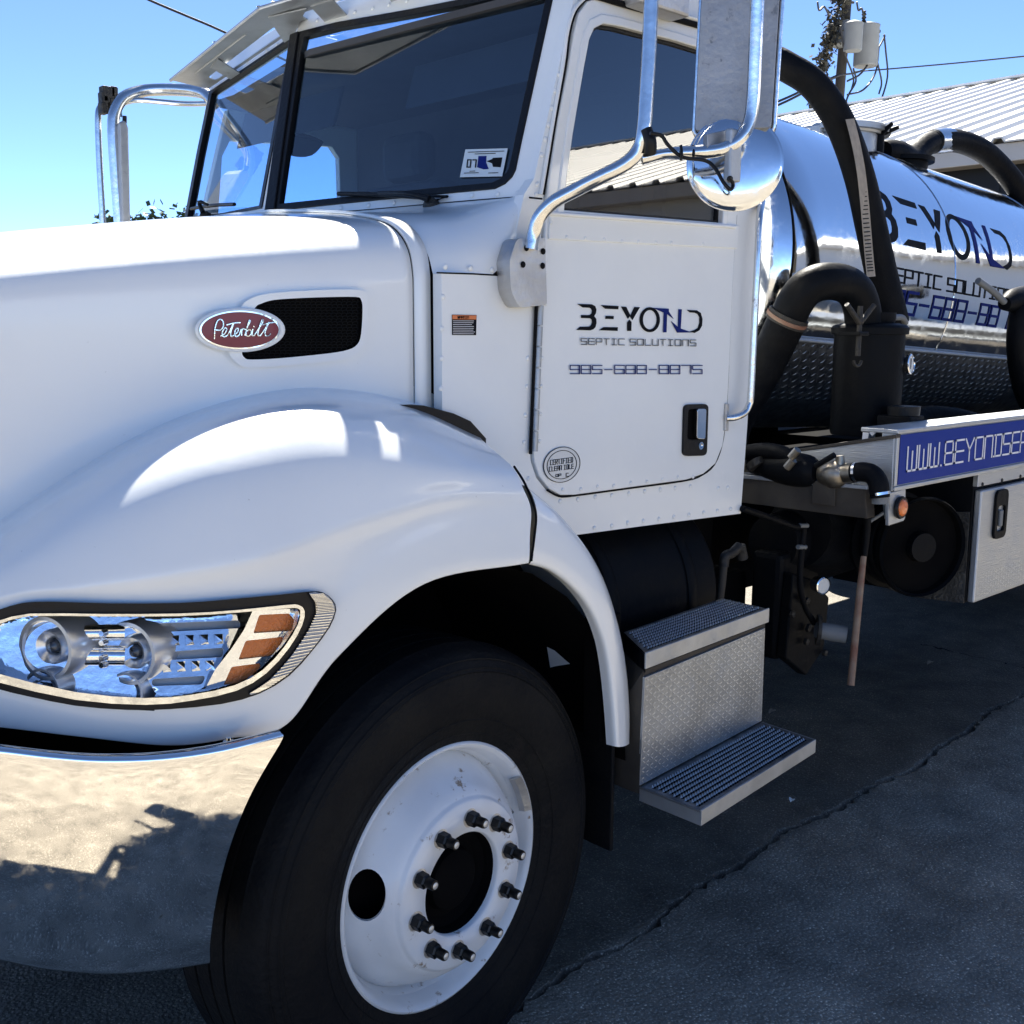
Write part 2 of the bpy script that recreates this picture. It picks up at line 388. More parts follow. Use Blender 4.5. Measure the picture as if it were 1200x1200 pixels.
# ================================================================== GROUND
CR0, CR1 = at(800, 1055, z=0), at(1200, 815, z=0)
def ground():
    m = bpy.data.materials.new('worn_asphalt'); m.use_nodes = True
    n = m.node_tree.nodes; L = m.node_tree.links; p = n['Principled BSDF']
    tc = n.new('ShaderNodeTexCoord')
    def noise(s, d=6, r=.6):
        t = n.new('ShaderNodeTexNoise'); t.inputs['Scale'].default_value = s; t.inputs['Detail'].default_value = d; t.inputs['Roughness'].default_value = r
        L.new(tc.outputs['Object'], t.inputs['Vector']); return t
    big = noise(.55); mid = noise(5); fine = noise(150, 3)
    vo = n.new('ShaderNodeTexVoronoi'); vo.inputs['Scale'].default_value = 85; L.new(tc.outputs['Object'], vo.inputs['Vector'])
    cr = n.new('ShaderNodeValToRGB'); cr.color_ramp.elements[0].position = .3; cr.color_ramp.elements[0].color = (.165, .145, .115, 1)
    cr.color_ramp.elements[1].position = .7; cr.color_ramp.elements[1].color = (.29, .255, .20, 1)
    L.new(big.outputs[0], cr.inputs[0])
    st = n.new('ShaderNodeMapRange'); st.inputs[1].default_value = .0; st.inputs[2].default_value = .32; st.inputs[3].default_value = 2.0; st.inputs[4].default_value = .6
    L.new(vo.outputs['Distance'], st.inputs[0])
    md = n.new('ShaderNodeMapRange'); md.inputs[1].default_value = .3; md.inputs[2].default_value = .7; md.inputs[3].default_value = .6; md.inputs[4].default_value = 1.35
    L.new(mid.outputs[0], md.inputs[0])
    mm = n.new('ShaderNodeMath'); mm.operation = 'MULTIPLY'; L.new(st.outputs[0], mm.inputs[0]); L.new(md.outputs[0], mm.inputs[1])
    fm = n.new('ShaderNodeMapRange'); fm.inputs[1].default_value = .56; fm.inputs[2].default_value = .75; fm.inputs[3].default_value = 1; fm.inputs[4].default_value = 3.6
    L.new(fine.outputs[0], fm.inputs[0])
    m2 = n.new('ShaderNodeMath'); m2.operation = 'MULTIPLY'; L.new(mm.outputs[0], m2.inputs[0]); L.new(fm.outputs[0], m2.inputs[1])
    vm = n.new('ShaderNodeVectorMath'); vm.operation = 'SCALE'; L.new(cr.outputs[0], vm.inputs[0]); L.new(m2.outputs[0], vm.inputs['Scale'])
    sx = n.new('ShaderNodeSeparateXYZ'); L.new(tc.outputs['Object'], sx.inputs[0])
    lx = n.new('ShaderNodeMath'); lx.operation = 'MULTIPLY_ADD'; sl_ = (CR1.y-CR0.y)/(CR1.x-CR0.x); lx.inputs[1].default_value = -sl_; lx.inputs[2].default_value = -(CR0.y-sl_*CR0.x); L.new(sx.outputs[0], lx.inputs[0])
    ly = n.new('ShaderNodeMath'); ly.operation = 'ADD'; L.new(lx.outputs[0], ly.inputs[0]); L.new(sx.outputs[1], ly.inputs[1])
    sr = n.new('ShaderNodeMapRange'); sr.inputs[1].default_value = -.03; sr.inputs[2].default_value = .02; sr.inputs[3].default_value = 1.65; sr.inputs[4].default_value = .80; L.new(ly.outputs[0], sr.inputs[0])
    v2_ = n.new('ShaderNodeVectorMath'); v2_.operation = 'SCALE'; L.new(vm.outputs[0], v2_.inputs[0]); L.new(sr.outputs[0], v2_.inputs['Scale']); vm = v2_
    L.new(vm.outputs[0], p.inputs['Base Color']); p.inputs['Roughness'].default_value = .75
    b = n.new('ShaderNodeBump'); b.inputs['Strength'].default_value = .6; b.inputs['Distance'].default_value = .006
    L.new(fine.outputs[0], b.inputs['Height'])
    b2 = n.new('ShaderNodeBump'); b2.inputs['Strength'].default_value = .5; b2.inputs['Distance'].default_value = .01; L.new(vo.outputs['Distance'], b2.inputs['Height']); L.new(b.outputs[0], b2.inputs['Normal'])
    L.new(b2.outputs[0], p.inputs['Normal'])
    # ground as one sheet, open along the crack, finer near the truck
    d = (CR1-CR0); d.z = 0; d.normalize(); side = Vector((-d.y, d.x, 0))
    steps = [-600, -60, -12, -2.2]+[-2.2+i*.03 for i in range(1, 340)]+[10, 14, 40, 600]
    offs = [-600, -80, -20, -4, -.5, -.06, -.012, 0, .012, .06, .5, 4, 20, 80, 600]
    vs = []; fs = []
    for s in steps:
        wob = .02*sin(s*3.1)+.012*sin(s*11+1)+random.uniform(-.008, .008) if -2.2 < s < 8 else 0
        wdt = random.uniform(.35, 1.7) if -2.2 < s < 8 else 1
        for o in offs:
            z = 0
            oo = o
            if abs(o) <= .012: oo = o*wdt
            if o == 0: z = -.04 if -2.2 < s < 8 else 0
            if abs(o) < .1: oo += wob
            P = CR0+d*s+side*oo; vs.append((P.x, P.y, z))
    k = len(offs)
    for i in range(len(steps)-1):
        for j in range(k-1): fs.append((i*k+j, i*k+j+1, (i+1)*k+j+1, (i+1)*k+j))
    g = mesh('asphalt_yard', vs, fs, m); g['kind'] = 'structure'
    for pp in g.data.polygons:
        pass
    # second thin branching crack near the far boxes: tar seam as a low ribbon
    rb = []
    P0 = at(1075, 755, z=0); P1 = at(1230, 790, z=0); nn = 24
    for i in range(nn+1):
        q = P0.lerp(P1, i/nn); q = q+Vector((random.uniform(-.02, .02), random.uniform(-.02, .02), 0)); rb.append(q)
    vs, fs = [], []
    for q in rb:
        wdt = random.uniform(.004, .012); vs += [(q.x, q.y-wdt, .004), (q.x, q.y+wdt, .004)]
    fs = [(2*i, 2*i+1, 2*i+3, 2*i+2) for i in range(nn)]
    o = mesh('tar_seam', vs, fs, M['seam']); o['kind'] = 'structure'
    # loose stones
    st_ = []
    for i in range(1500):
        x = random.uniform(1.4, 7); y = random.uniform(.7, 3.2); r = random.uniform(.001, .0042)
        c = Vector((x, y, r*.3)); st_.append(([c+Vector(v)*r*random.uniform(.7, 1.2) for v in ((1, 0, 0), (-1, 0, 0), (0, 1, 0), (0, -1, 0), (0, 0, .8), (0, 0, -.5))],
                    [(0, 2, 4), (2, 1, 4), (1, 3, 4), (3, 0, 4), (2, 0, 5), (1, 2, 5), (3, 1, 5), (0, 3, 5)]))
    g2 = multi('loose_grit', st_, mat('grit', (.25, .24, .22), .8)); tag(g2, 'loose pale grit scattered over the asphalt yard', 'grit', kind='stuff')
ground()
def litter():
    for px, py, L_, wd, m, lab, nm, cat in ((905, 836, .05, .012, M['tan'], 'dry straw-coloured leaf lying by the rear end of the lower step', 'dry_leaf', 'leaf'),
                                   (928, 941, .018, .012, M['white'], 'small white paper scrap on the asphalt near the lower step', 'paper_scrap', 'scrap'),
                                   (1090, 779, .06, .012, M['tan'], 'dry curled leaf beside the thin tar seam', 'dry_leaf', 'leaf')):
        c = at(px, py, z=0); vs = []; n = 7
        for i in range(n):
            u = i/(n-1); w_ = wd*sin(pi*(.08+.84*u)); x = c.x+(u-.5)*L_; z = .005+.010*sin(pi*u)
            vs += [(x, c.y-w_, z+.004), (x, c.y, z), (x, c.y+w_, z+.004)]
        fs = [(3*i+j, 3*i+j+1, 3*i+j+4, 3*i+j+3) for i in range(n-1) for j in (0, 1)]
        o = mesh(nm, vs, fs, m); sd_ = o.modifiers.new('s', 'SOLIDIFY'); sd_.thickness = .0012; tag(o, lab, cat)
litter()

# ================================================================== SHED (ribbed roof, long eave along Y)
def shed():
    X0, ZE, SL, XR = 12.0, 3.72, .284, 20.8
    YA, YB = -26., 13.5
    t = thing('metal_shed', 'long grey metal shed with a white ribbed roof behind the tank', 'shed', (X0, 0, 0))
    W = lambda v: Vector(v)-Vector((X0, 0, 0))
    # wall panels with seams
    y = YA
    while y < YB-.1:
        y2 = min(y+.95, YB)
        pale = y2 < 4.4
        vs = boxv(W((X0+.35, y+(0 if pale else .01), 0)), W((X0+.40, y2-(0 if pale else .01), ZE-.1))); o = mesh('wall_panel', vs, BOXF, M['clap'] if pale else M['wall'], t)
        if pale:
            bd = [(boxv(W((X0+.335, y, .1+k*.2)), W((X0+.349, y2, .288+k*.2))), BOXF) for k in range(15)]; multi('clapboard', bd, M['clap'], t, kind='stuff')
        y = y2
    parts = []
    y = YA
    while y < YB:
        if y > 4.3: parts.append((boxv(W((X0+.33, y-.03, 0)), W((X0+.36, y+.03, ZE-.1))), BOXF))
        y += .95
    multi('wall_batten', parts, M['wall'], t, kind='stuff')
    mesh('inner_wall', boxv(W((X0+.41, YA+.05, 0)), W((XR*2-X0-.4, YB-.05, ZE-.12))), BOXF, M['wall'], t)
    # roof sheet with raised ribs
    def roof(sign, nm):
        vs = []; prof = []; y = YA-.3; p = .41
        while y < YB+.3:
            prof += [(y, 0), (y+p*.60, 0), (y+p*.68, .045), (y+p*.90, .045), (y+p*.98, 0)]; y += p
        n = len(prof)
        for xx in (X0-.12 if sign > 0 else 2*XR-X0+.12, XR):
            zz = ZE+SL*(XR-X0)-SL*abs(XR-xx)
            vs += [W((xx, a, zz+b)) for a, b in prof]
        fs = [(i, i+1, n+i+1, n+i) for i in range(n-1)]
        o = mesh(nm, vs, fs, M['roofm'], t); s = o.modifiers.new('s', 'SOLIDIFY'); s.thickness = .02
    roof(1, 'roof'); roof(-1, 'roof')
    mesh('ridge_cap', boxv(W((XR-.15, YA-.3, ZE+SL*(XR-X0)+.02)), W((XR+.15, YB+.3, ZE+SL*(XR-X0)+.06))), BOXF, M['roofm'], t)
    box('fascia_board', W((X0-.06, YA-.25, ZE-.24)), W((X0+.0, YB+.25, ZE-.05)), M['fascia'], t, .01)
    box('soffit', W((X0+.002, YA-.2, ZE-.22)), W((X0+.34, YB+.2, ZE-.16)), M['fascia'], t, 0)
shed()

# ================================================================== UTILITY POLE
def pole():
    Y = 14.; b = at(978, 300, y=Y); top = at(995, -30, y=Y)
    base = Vector((b.x-.02, Y, 0)); W = lambda v: Vector(v)-base
    t = thing('utility_pole', 'dark wooden utility pole carrying a grey transformer above the shed roof', 'utility pole', base)
    X = lambda px, py, dy=0: at(px, py, y=Y+dy)-base
    tube('pole_shaft', [W((b.x-.1, Y, 0)), W(at(978, 180, y=Y)), W(top)], [.16, .12, .105], M['wood'], t, 14, 0)
    c = X(1010, 50, -.35); bd = lambda nm, px, y0, y1, r, dy: lathe(nm, [(.001, 0), (r*.93, 0), (r, .03), (r, X(px, y0, dy).z-X(px, y1, dy).z-.06), (r*1.04, X(px, y0, dy).z-X(px, y1, dy).z-.04), (r*1.04, X(px, y0, dy).z-X(px, y1, dy).z), (r*.5, X(px, y0, dy).z-X(px, y1, dy).z+.05), (.001, X(px, y0, dy).z-X(px, y1, dy).z+.06)], X(px, y1, dy), (0, 0, 1), M['galv'], t, 24)
    bd('transformer_can', 1014, 29, 78, .27, -.5); bd('switch_can', 999, 27, 60, .20, -.75)
    lathe('bushing', [(.001, 0), (.06, 0), (.03, .05), (.06, .08), (.03, .12), (.06, .15), (.03, .19), (.05, .22), (.001, .24)], X(1012, 27, -.5)+Vector((0, 0, .03)), (0, 0, 1), M['grime'], t, 12)
    lathe('bushing', [(.001, 0), (.06, 0), (.03, .05), (.06, .08), (.03, .12), (.05, .15), (.001, .2)], X(1026, 37, -.5), (1, 0, .2), M['grime'], t, 12)
    box('bracket', X(990, 45, -.3)-Vector((.1, .1, .1)), X(990, 38, 0)+Vector((.1, .1, .1)), M['galv'], t)
    tube('cross_bar', [X(960, -3), X(1000, 3)], .03, M['wood'], t, 8, 0)
    for pts in ([(958, 2), (960, 12), (966, 8), (972, 18), (975, 12)], [(1004, 2), (1006, 12), (1010, 10), (1012, 20)], [(1036, 40), (1038, 60), (1040, 90), (1032, 118), (1027, 119)],
                [(1030, 42), (1027, 65), (1033, 95), (1030, 110)], [(1030, 55), (1026, 85), (1012, 105), (993, 111)], [(1000, 80), (1003, 95), (995, 110), (992, 120), (998, 125)],
                [(993, 95), (1010, 85), (1030, 55), (1037, 42)], [(985, 30), (990, 62), (1000, 90), (998, 105)], [(970, 94), (985, 88), (1000, 86), (1012, 82)], [(944, 130), (948, 135), (953, 127), (956, 118)]):
        tube('drop_wire', [X(a, b_, -.6) for a, b_ in pts], .022, M['wire'], t, 6, 5)
    # dry ivy climbing the guy wire
    g0, g1 = X(987, -5, -.1), X(951, 128, -.1); lf = []
    tube('guy_wire', [g0, g1, g1+(g1-g0)*2.6], .02, M['wire'], t, 6, 0)
    for i in range(900):
        k = random.random(); P = g0.lerp(g1, k); s = .16 if .05 < k < .8 else .07
        P += Vector((random.gauss(0, s*.6), random.gauss(0, s*.6), random.gauss(0, .08)))
        a = Vector([random.uniform(-1, 1) for _ in range(3)]).normalized()*.06; c_ = Vector([random.uniform(-1, 1) for _ in range(3)]).normalized()*.05
        lf.append(([P-a, P+c_, P+a, P-c_], [(0, 1, 2, 3)]))
    multi('ivy_leaf', lf, M['ivy'], t, kind='stuff')
pole()
def wires():
    o = tube('overhead_wire', [at(130, -22, y=9.), at(175, 0, y=9), at(222, 20, y=9), at(266, 39, y=9), at(420, 110, y=9.)], .011, M['wire'], None, 8, 4)
    tag(o, 'thick black overhead wire crossing the sky above the far mirror', 'wire')
    o = tube('overhead_wire', [at(1002, 84, y=14), at(1040, 81, y=13), at(1120, 74, y=11.5), at(1230, 63, y=9.5)], .016, M['wire'], None, 6, 4)
    tag(o, 'thin overhead wire running right from the utility pole', 'wire')
    for k, lab in ((0, 'upper of two cables sagging left of the pole to the side mirror'), (3, 'lower of two cables sagging left of the pole to the side mirror')):
        o = tube('service_cable', [at(985, 87+k*.2, y=14), at(945, 104+k, y=14.5), at(914, 118+k*1.4, y=15), at(860, 138+k*2, y=16)], .03, M['wire'], None, 6, 4)
        tag(o, lab, 'cable', 'service cables left of the pole')
wires()

def tree(px, py, Y, spread, hgt, label, seed, n=2600):
    random.seed(seed)
    c = at(px, py, y=Y); base = Vector((c.x, Y, 0)); t = thing('tree', label, 'tree', base)
    H = c.z
    tube('trunk', [(0, 0, 0), (.1, 0, H*.4), (0, .1, H*.8)], [.25, .18, .08], M['bark'], t, 8, 3)
    for k in range(6):
        a = k*1.05; tube('limb', [(0.05, 0, H*.4+.1*k), (cos(a)*spread*.4, sin(a)*spread*.4, H*.62), (cos(a)*spread*.7, sin(a)*spread*.7, H*.85)], [.09, .06, .03], M['bark'], t, 6, 3)
    lf = []
    cl = [(random.gauss(0, spread*.45), random.gauss(0, spread*.45), H*random.uniform(.6, .97)) for _ in range(26)]
    for i in range(n):
        q = random.choice(cl); P = Vector(q)+Vector((random.gauss(0, spread*.14), random.gauss(0, spread*.14), random.gauss(0, hgt*.12)))
        a = Vector([random.uniform(-1, 1) for _ in range(3)]).normalized()*.09; b = Vector([random.uniform(-1, 1) for _ in range(3)]).normalized()*.07
        lf.append(([P-a, P+b, P+a, P-b], [(0, 1, 2, 3)]))
    multi('crown', lf, M['leaf'], t, kind='stuff')
tree(166, 252, 26, 1.1, 1.6, 'leafy tree top showing just above the hood beside the far mirror', 3)
random.seed(11)

# ================================================================== TRUCK
YC = 2.9
T = thing('septic_truck', 'white vacuum tank truck with chrome bumper and stainless tank, parked in its own shade', 'truck', (0, 0, 0))
def bend(x): return .28*max(0, min(1.2, (1-x)/.6))**2
def Yh(x): return 1.972+.11*max(0, (1.6-x)/1.25)**1.3
def skin(px, py, b): return hit(px, py, lambda P: P.y-b-bend(P.x))
def hoodp(px, py, o=0): return hit(px, py, lambda P: P.y-Yh(P.x)-o)

# ---- hood: cross sections, near side then mirrored
SECT = [(0, 1.25), (0, 1.5), (0, 1.66), (0, 1.77), (.002, 1.815), (.015, 1.863), (.05, 1.903), (.108, 1.931), (.22, 1.953), (.36, 1.969), (.60, 1.988), (.93, 1.995)]
def hood():
    rows = []
    for x in (.22, .30, .5, .75, 1.0, 1.25, 1.45, 1.553):
        k = max(0, (1.6-x)); dz = -.075*k-.055*k*k; wd = 1+k*.45; yh = Yh(x); near = []
        for dy, z in SECT:
            f_ = min(1, max(0, (z-1.6)/.4))
            near.append(Vector((x, min(YC, yh+dy*wd*(1 if dy < .9 else 9)), z+dz*f_-(.02*k*f_))))
        near[-1].y = YC
        far = [Vector((p.x, 2*YC-p.y, p.z)) for p in reversed(near[:-1])]
        rows.append(near+far)
    o = loft('hood', rows, M['paint'], T, 4, thick=.008)
    nose = rows[0]; fr = [[Vector((p.x-d, YC+(p.y-YC)*s, 1.2+(p.z-1.2)*s2)) for p in nose] for d, s, s2 in ((0, 1, 1), (.035, .985, .985), (.05, .95, .95))]
    loft('grille_surround', fr, M['chrome'], T, 3, thick=.006)
    mesh('grille_backing', [(.2, nose[0].y+.02, .95), (.2, nose[-1].y-.02, .95), (.2, nose[-1].y-.02, 1.8), (.2, nose[0].y+.02, 1.8)], [(0, 1, 2, 3)], M['matte'], T)
    for k in range(14):
        yy = 2.35+k*.085; box('grille_bar', (.155, yy, 1.0), (.175, yy+.02, 1.72), M['chrome'], T, .002)
    # hood rear rim: the narrow raised band along the seam
    rim = []
    for x in (1.556, 1.60): rim.append([Vector((x, 1.9715-.003+dy if dy < .9 else YC, z+.003)) for dy, z in SECT]+[Vector((x, 2*YC-(1.9685+dy), z+.003)) for dy, z in reversed(SECT[:-1])])
    loft('hood_rear_band', rim, M['paint'], T, 4, thick=.008)
    g = [[Vector((x, 1.992+dy if dy < .9 else YC, z-.015)) for dy, z in SECT]+[Vector((x, 2*YC-(1.992+dy), z-.015)) for dy, z in reversed(SECT[:-1])] for x in (1.545, 1.575, 1.64)]
    loft('hood_seal', g, M['seam'], T, 2)
hood()

# ---- fender (near side): rows of photo-calibrated points, each on its own depth
R0 = [(-130, 672), (0, 583), (80, 532), (167, 484), (250, 452), (330, 436), (400, 436), (483, 452), (556, 485)]
R1 = [(-130, 700), (0, 613), (80, 560), (167, 510), (250, 477), (330, 459), (400, 458), (483, 474), (560, 508)]
R2 = [(-130, 718), (0, 634), (80, 582), (164, 533), (246, 499), (327, 481), (405, 478), (494, 491), (572, 522)]
R3 = [(-130, 735), (0, 664), (85, 620), (172, 583), (255, 555), (345, 538), (422, 532), (516, 541), (600, 547)]
R4 = [(-130, 770), (0, 695), (97, 678), (188, 664), (286, 645), (372, 618), (440, 597), (530, 577), (612, 570)]
R5 = [(-130, 788), (0, 712), (100, 706), (196, 698), (300, 682), (385, 652), (450, 626), (534, 600), (622, 596)]
R6 = [(-130, 812), (0, 770), (100, 770), (198, 770), (290, 765), (356, 755), (427, 682), (517, 634), (621, 627)]
R7 = [(-130, 836), (0, 846), (100, 857), (200, 866), (272, 858), (338, 842), (400, 762), (500, 680), (620, 657)]
LAMP_HOLE = [(-44, 735), (-15, 727), (0, 723), (35, 715), (120, 715), (210, 715), (277, 711), (335, 705), (352, 705), (360, 716), (357, 735), (341, 762), (314, 793), (277, 813), (225, 825), (170, 829), (88, 823), (0, 804), (-25, 792), (-46, 765)]
def fender():
    S = lambda row, b: [skin(px, py, b) for px, py in row]
    global R2, R3, R4
    R2, R3, R4 = list(R2), list(R3), list(R4)
    rows = [[hoodp(px, py, .006) for px, py in R0], [hoodp(px, py, -.012) for px, py in R1],
            R2, R3, R4, S(R5, 1.685), S(R6, 1.676), S(R7, 1.67)]
    for j in range(9):      # the crown between junction and crease follows a quarter ellipse
        J, K = rows[1][j], rows[5][j]; zj = J.z+.004
        def ge(P):
            u = (J.y-P.y)/(J.y-K.y); v = (P.z-K.z)/(zj-K.z); return (abs(u)**2.3+(abs(v)**2.3 if v > 0 else 0))**(1/2.3)-1
        for r_, RR in ((2, R2), (3, R3), (4, R4)):
            if j == 0: RR[j] = Vector(J.lerp(K, (0, 0, .3, .6, .85)[r_]))+Vector((0, -.06*(0, 0, .6, 1, .6)[r_], .04*(0, 0, .8, 1, .5)[r_]))
            else: RR[j] = hit(RR[j][0], RR[j][1], ge, 1.2, 3.5)
    lip = rows[-1]
    rows.append([p+Vector((0, .012, -.004)) for p in lip]); rows.append([p+Vector((0, .05, .004)) for p in lip])
    fo = loft('fender', rows, M['paint'], T, 10)
    bm = bmesh.new(); bm.from_mesh(fo.data)      # opening for the headlight
    bmesh.ops.delete(bm, geom=[f for f in bm.faces if inside(proj(f.calc_center_median()), LAMP_HOLE)], context='FACES'); bm.to_mesh(fo.data); bm.free()
    # far-side twin
    far = [[Vector((p.x, 2*YC-p.y, p.z)) for p in r_] for r_ in rows]
    loft('fender', far, M['paint'], T, 3)
    # seam between the hood-borne fender and the cab-borne tail
    sp = [(600, 547), (612, 566), (622, 590), (625.5, 605), (624, 625), (620, 658)]; yy = [1.80, 1.73, 1.69, 1.68, 1.676, 1.67]
    P = [at(a, b, y=y) for (a, b), y in zip(sp, yy)]
    tube('fender_seam', [p+Vector((.006, -.001, 0)) for p in P], .0028, M['seam'], T, 8)
    # tail
    L_ = [(622, 659), (647, 667), (673, 687), (693, 713), (707, 747), (714, 782), (719, 830), (722, 875)]
    A = [(628, 627), (656, 641), (684, 666), (704, 698), (716, 738), (723, 780), (727, 830), (729, 875)]
    B = [(629, 598), (660, 618), (689, 650), (709, 688), (722, 733), (730, 780), (733.5, 830), (735, 873)]
    C = [(618, 571), (654, 602), (686, 642), (708, 684), (724, 735), (733, 783), (737, 832), (736.5, 870)]
    rL = [at(*q, y=1.67) for q in L_]; rA = [at(*q, y=1.672) for q in A]; rB = [at(*q, y=1.685) for q in B]; rC = [at(*q, y=1.715) for q in C]
    rD = [p+Vector((-.004, .045, -.002)) for p in rC]; rE = [p+Vector((-.02, .10, -.012)) for p in rC]; rF = [p+Vector((-.03, .24, -.02)) for p in rC]
    rI = [p+Vector((-.002, .03, -.002)) for p in rL]
    tr = [rI, rL, rA, rB, rC, rD, rE, rF]
    loft('fender_tail', tr, M['paint'], T, 5)
    loft('fender_tail', [[Vector((p.x, 2*YC-p.y, p.z)) for p in r_] for r_ in tr], M['paint'], T, 2)
    # rubber strip where the fender crown meets the cowl
    st = [(462, 477), (490, 484), (525, 493), (545, 502), (563, 516)]
    P = [at(a, b, y=1.935) for a, b in st]; vs = []
    for i, p in enumerate(P): vs += [p+Vector((0, -.02, -.012)), p+Vector((0, -.02, .018 if i not in (0, 4) else .006)), p+Vector((0, .03, .018 if i not in (0, 4) else .006)), p+Vector((0, .03, -.012))]
    fs = []
    for i in range(4): fs += [(4*i+j, 4*i+(j+1) % 4, 4*i+4+(j+1) % 4, 4*i+4+j) for j in range(4)]
    fs += [(0, 1, 2, 3), (16, 17, 18, 19)]
    mesh('rubber_strip', vs, fs, M['black'], T)
fender()
for yy in (0, 1):   # wheel housings, dark inside
    o = Vector((1.44, 1.73 if not yy else 2*YC-1.73-.62, .60)); vs, fs = lathev([(.60, 0), (.60, .62)], o, (0, 1, 0), 28, 0, 2*pi)
    fs = [f for f in fs if sum(vs[i].z for i in f)/4 > .66]
    us = sorted({i for f in fs for i in f}); mp_ = {a: b for b, a in enumerate(us)}; vs = [vs[i] for i in us]; fs = [tuple(mp_[i] for i in f) for f in fs]
    mesh('wheel_housing', vs, fs, M['matte'], T, True)
box('inner_housing_wall', (.72, 2.36, .45), (2.05, 2.40, 1.5), M['matte'], T, 0)
box('inner_housing_wall', (.72, 3.40, .45), (2.05, 3.44, 1.5), M['matte'], T, 0)
box('engine_block', (.35, 2.45, .55), (1.9, 3.35, 1.6), M['matte'], T, 0)
box('mud_flap', (2.0, 1.74, .36), (2.012, 2.1, .72), M['rubber'], T, .004)
box('flap_bracket', (1.93, 1.72, .68), (2.0, 1.78, 1.0), M['matte'], T, .004)

# ---- hood side vent and oval badge
def hmap(off):
    return lambda u, v, wd: hoodp(u, v, off+wd)
def vent():
    z = lambda q: [(200+a/4.615, 320+b/4.615) for a, b in q]
    outer = smoothpoly(z([(380, 185), (420, 145), (500, 115), (650, 100), (850, 90), (1010, 90), (1055, 108), (1068, 150), (1062, 300), (1040, 400), (990, 450), (900, 475), (700, 495), (480, 510), (400, 508), (350, 480), (315, 425), (330, 300)]), 3)
    inner = smoothpoly(z([(455, 190), (490, 165), (560, 145), (700, 135), (850, 130), (1000, 129), (1030, 145), (1038, 200), (1030, 330), (1010, 385), (960, 415), (850, 435), (600, 460), (440, 468), (400, 458), (385, 420), (400, 300)]), 3)
    vt = sheet('side_vent', outer, hmap(-.020), M['paint'], T, [inner], .02, 4, True, .004)
    sheet('vent_mesh_backing', inner, hmap(-.0075), M['matte'], vt, [], .004, 12, True)
    # hexagonal mesh as real strips
    segs = []
    s = 5.4; h = s*.5; px = 270
    y0 = 345; r_ = 0
    while y0 < 425:
        x0 = 278+(s*.9 if r_ % 2 else 0)
        while x0 < 428:
            hexa = [(x0+s*.5*a, y0+s*.34*b) for a, b in ((-1, -.5), (0, -1), (1, -.5), (1, .5))]
            if all(inside(q, inner) for q in hexa): segs.append([Vector(q) for q in hexa])
            x0 += s*1.8*.62
        y0 += s*.34*1.5+.6; r_ += 1
    multi('vent_mesh', strokes(segs, .9, lambda u, v, wd: hoodp(u, v, -.0078+wd), .003), M['iron'], vt, kind='stuff')
    # badge
    bc = (200+375/4.615, 320+307/4.615)
    def ell(rx, ry, n=40, tilt=.0): return [(bc[0]+rx*cos(2*pi*k/n), bc[1]+ry*sin(2*pi*k/n)+tilt*rx*cos(2*pi*k/n)) for k in range(n)]
    bd = sheet('oval_badge', ell(53, 26.3), hmap(-.030), M['paint'], T, [], .02, 9, True, .004)
    sheet('badge_ring', ell(47.5, 22.6), hmap(-.0335), M['chrome'], bd, [ell(45.4, 21)], .005, 4, True)
    sheet('badge_enamel', ell(45.6, 21.2), hmap(-.0325), M['maroon'], bd, [], .003, 9, True)
    Q = lambda pts: catmull([Vector((200+a/4.615, 320+b/4.615, 0)) for a, b in pts], 5)
    scr = [[(237, 355), (240, 300), (252, 262), (268, 250), (283, 262), (284, 290), (268, 308), (247, 308)],          # P
           [(272, 340), (292, 328), (303, 305), (295, 297), (280, 318), (283, 342), (302, 340), (318, 318), (335, 280)],  # e
           [(341, 272), (325, 320), (328, 342), (345, 335)], [(305, 280), (345, 270), (375, 268)],                        # t
           [(345, 335), (362, 318), (366, 302), (356, 300), (347, 320), (352, 342), (370, 335), (382, 305), (384, 335)],  # e
           [(382, 318), (392, 302), (404, 305)], [(402, 335), (416, 290), (430, 262), (425, 258), (412, 300), (408, 335), (425, 340), (437, 320), (428, 306), (414, 312)],  # r b
           [(444, 305), (440, 335), (452, 338)], [(449, 288), (451, 290)], [(452, 338), (470, 310), (500, 262), (494, 254), (478, 300), (472, 335), (485, 338)],  # i l
           [(485, 338), (505, 310), (530, 268), (512, 315), (514, 338), (532, 338), (540, 330)], [(500, 280), (535, 270), (570, 266)]]
    seg = [[(p.x, p.y) for p in Q(s)] for s in scr]
    multi('badge_lettering', strokes(seg, 1.15, hmap(-.0345), .001), M['chrome'], bd)
vent()

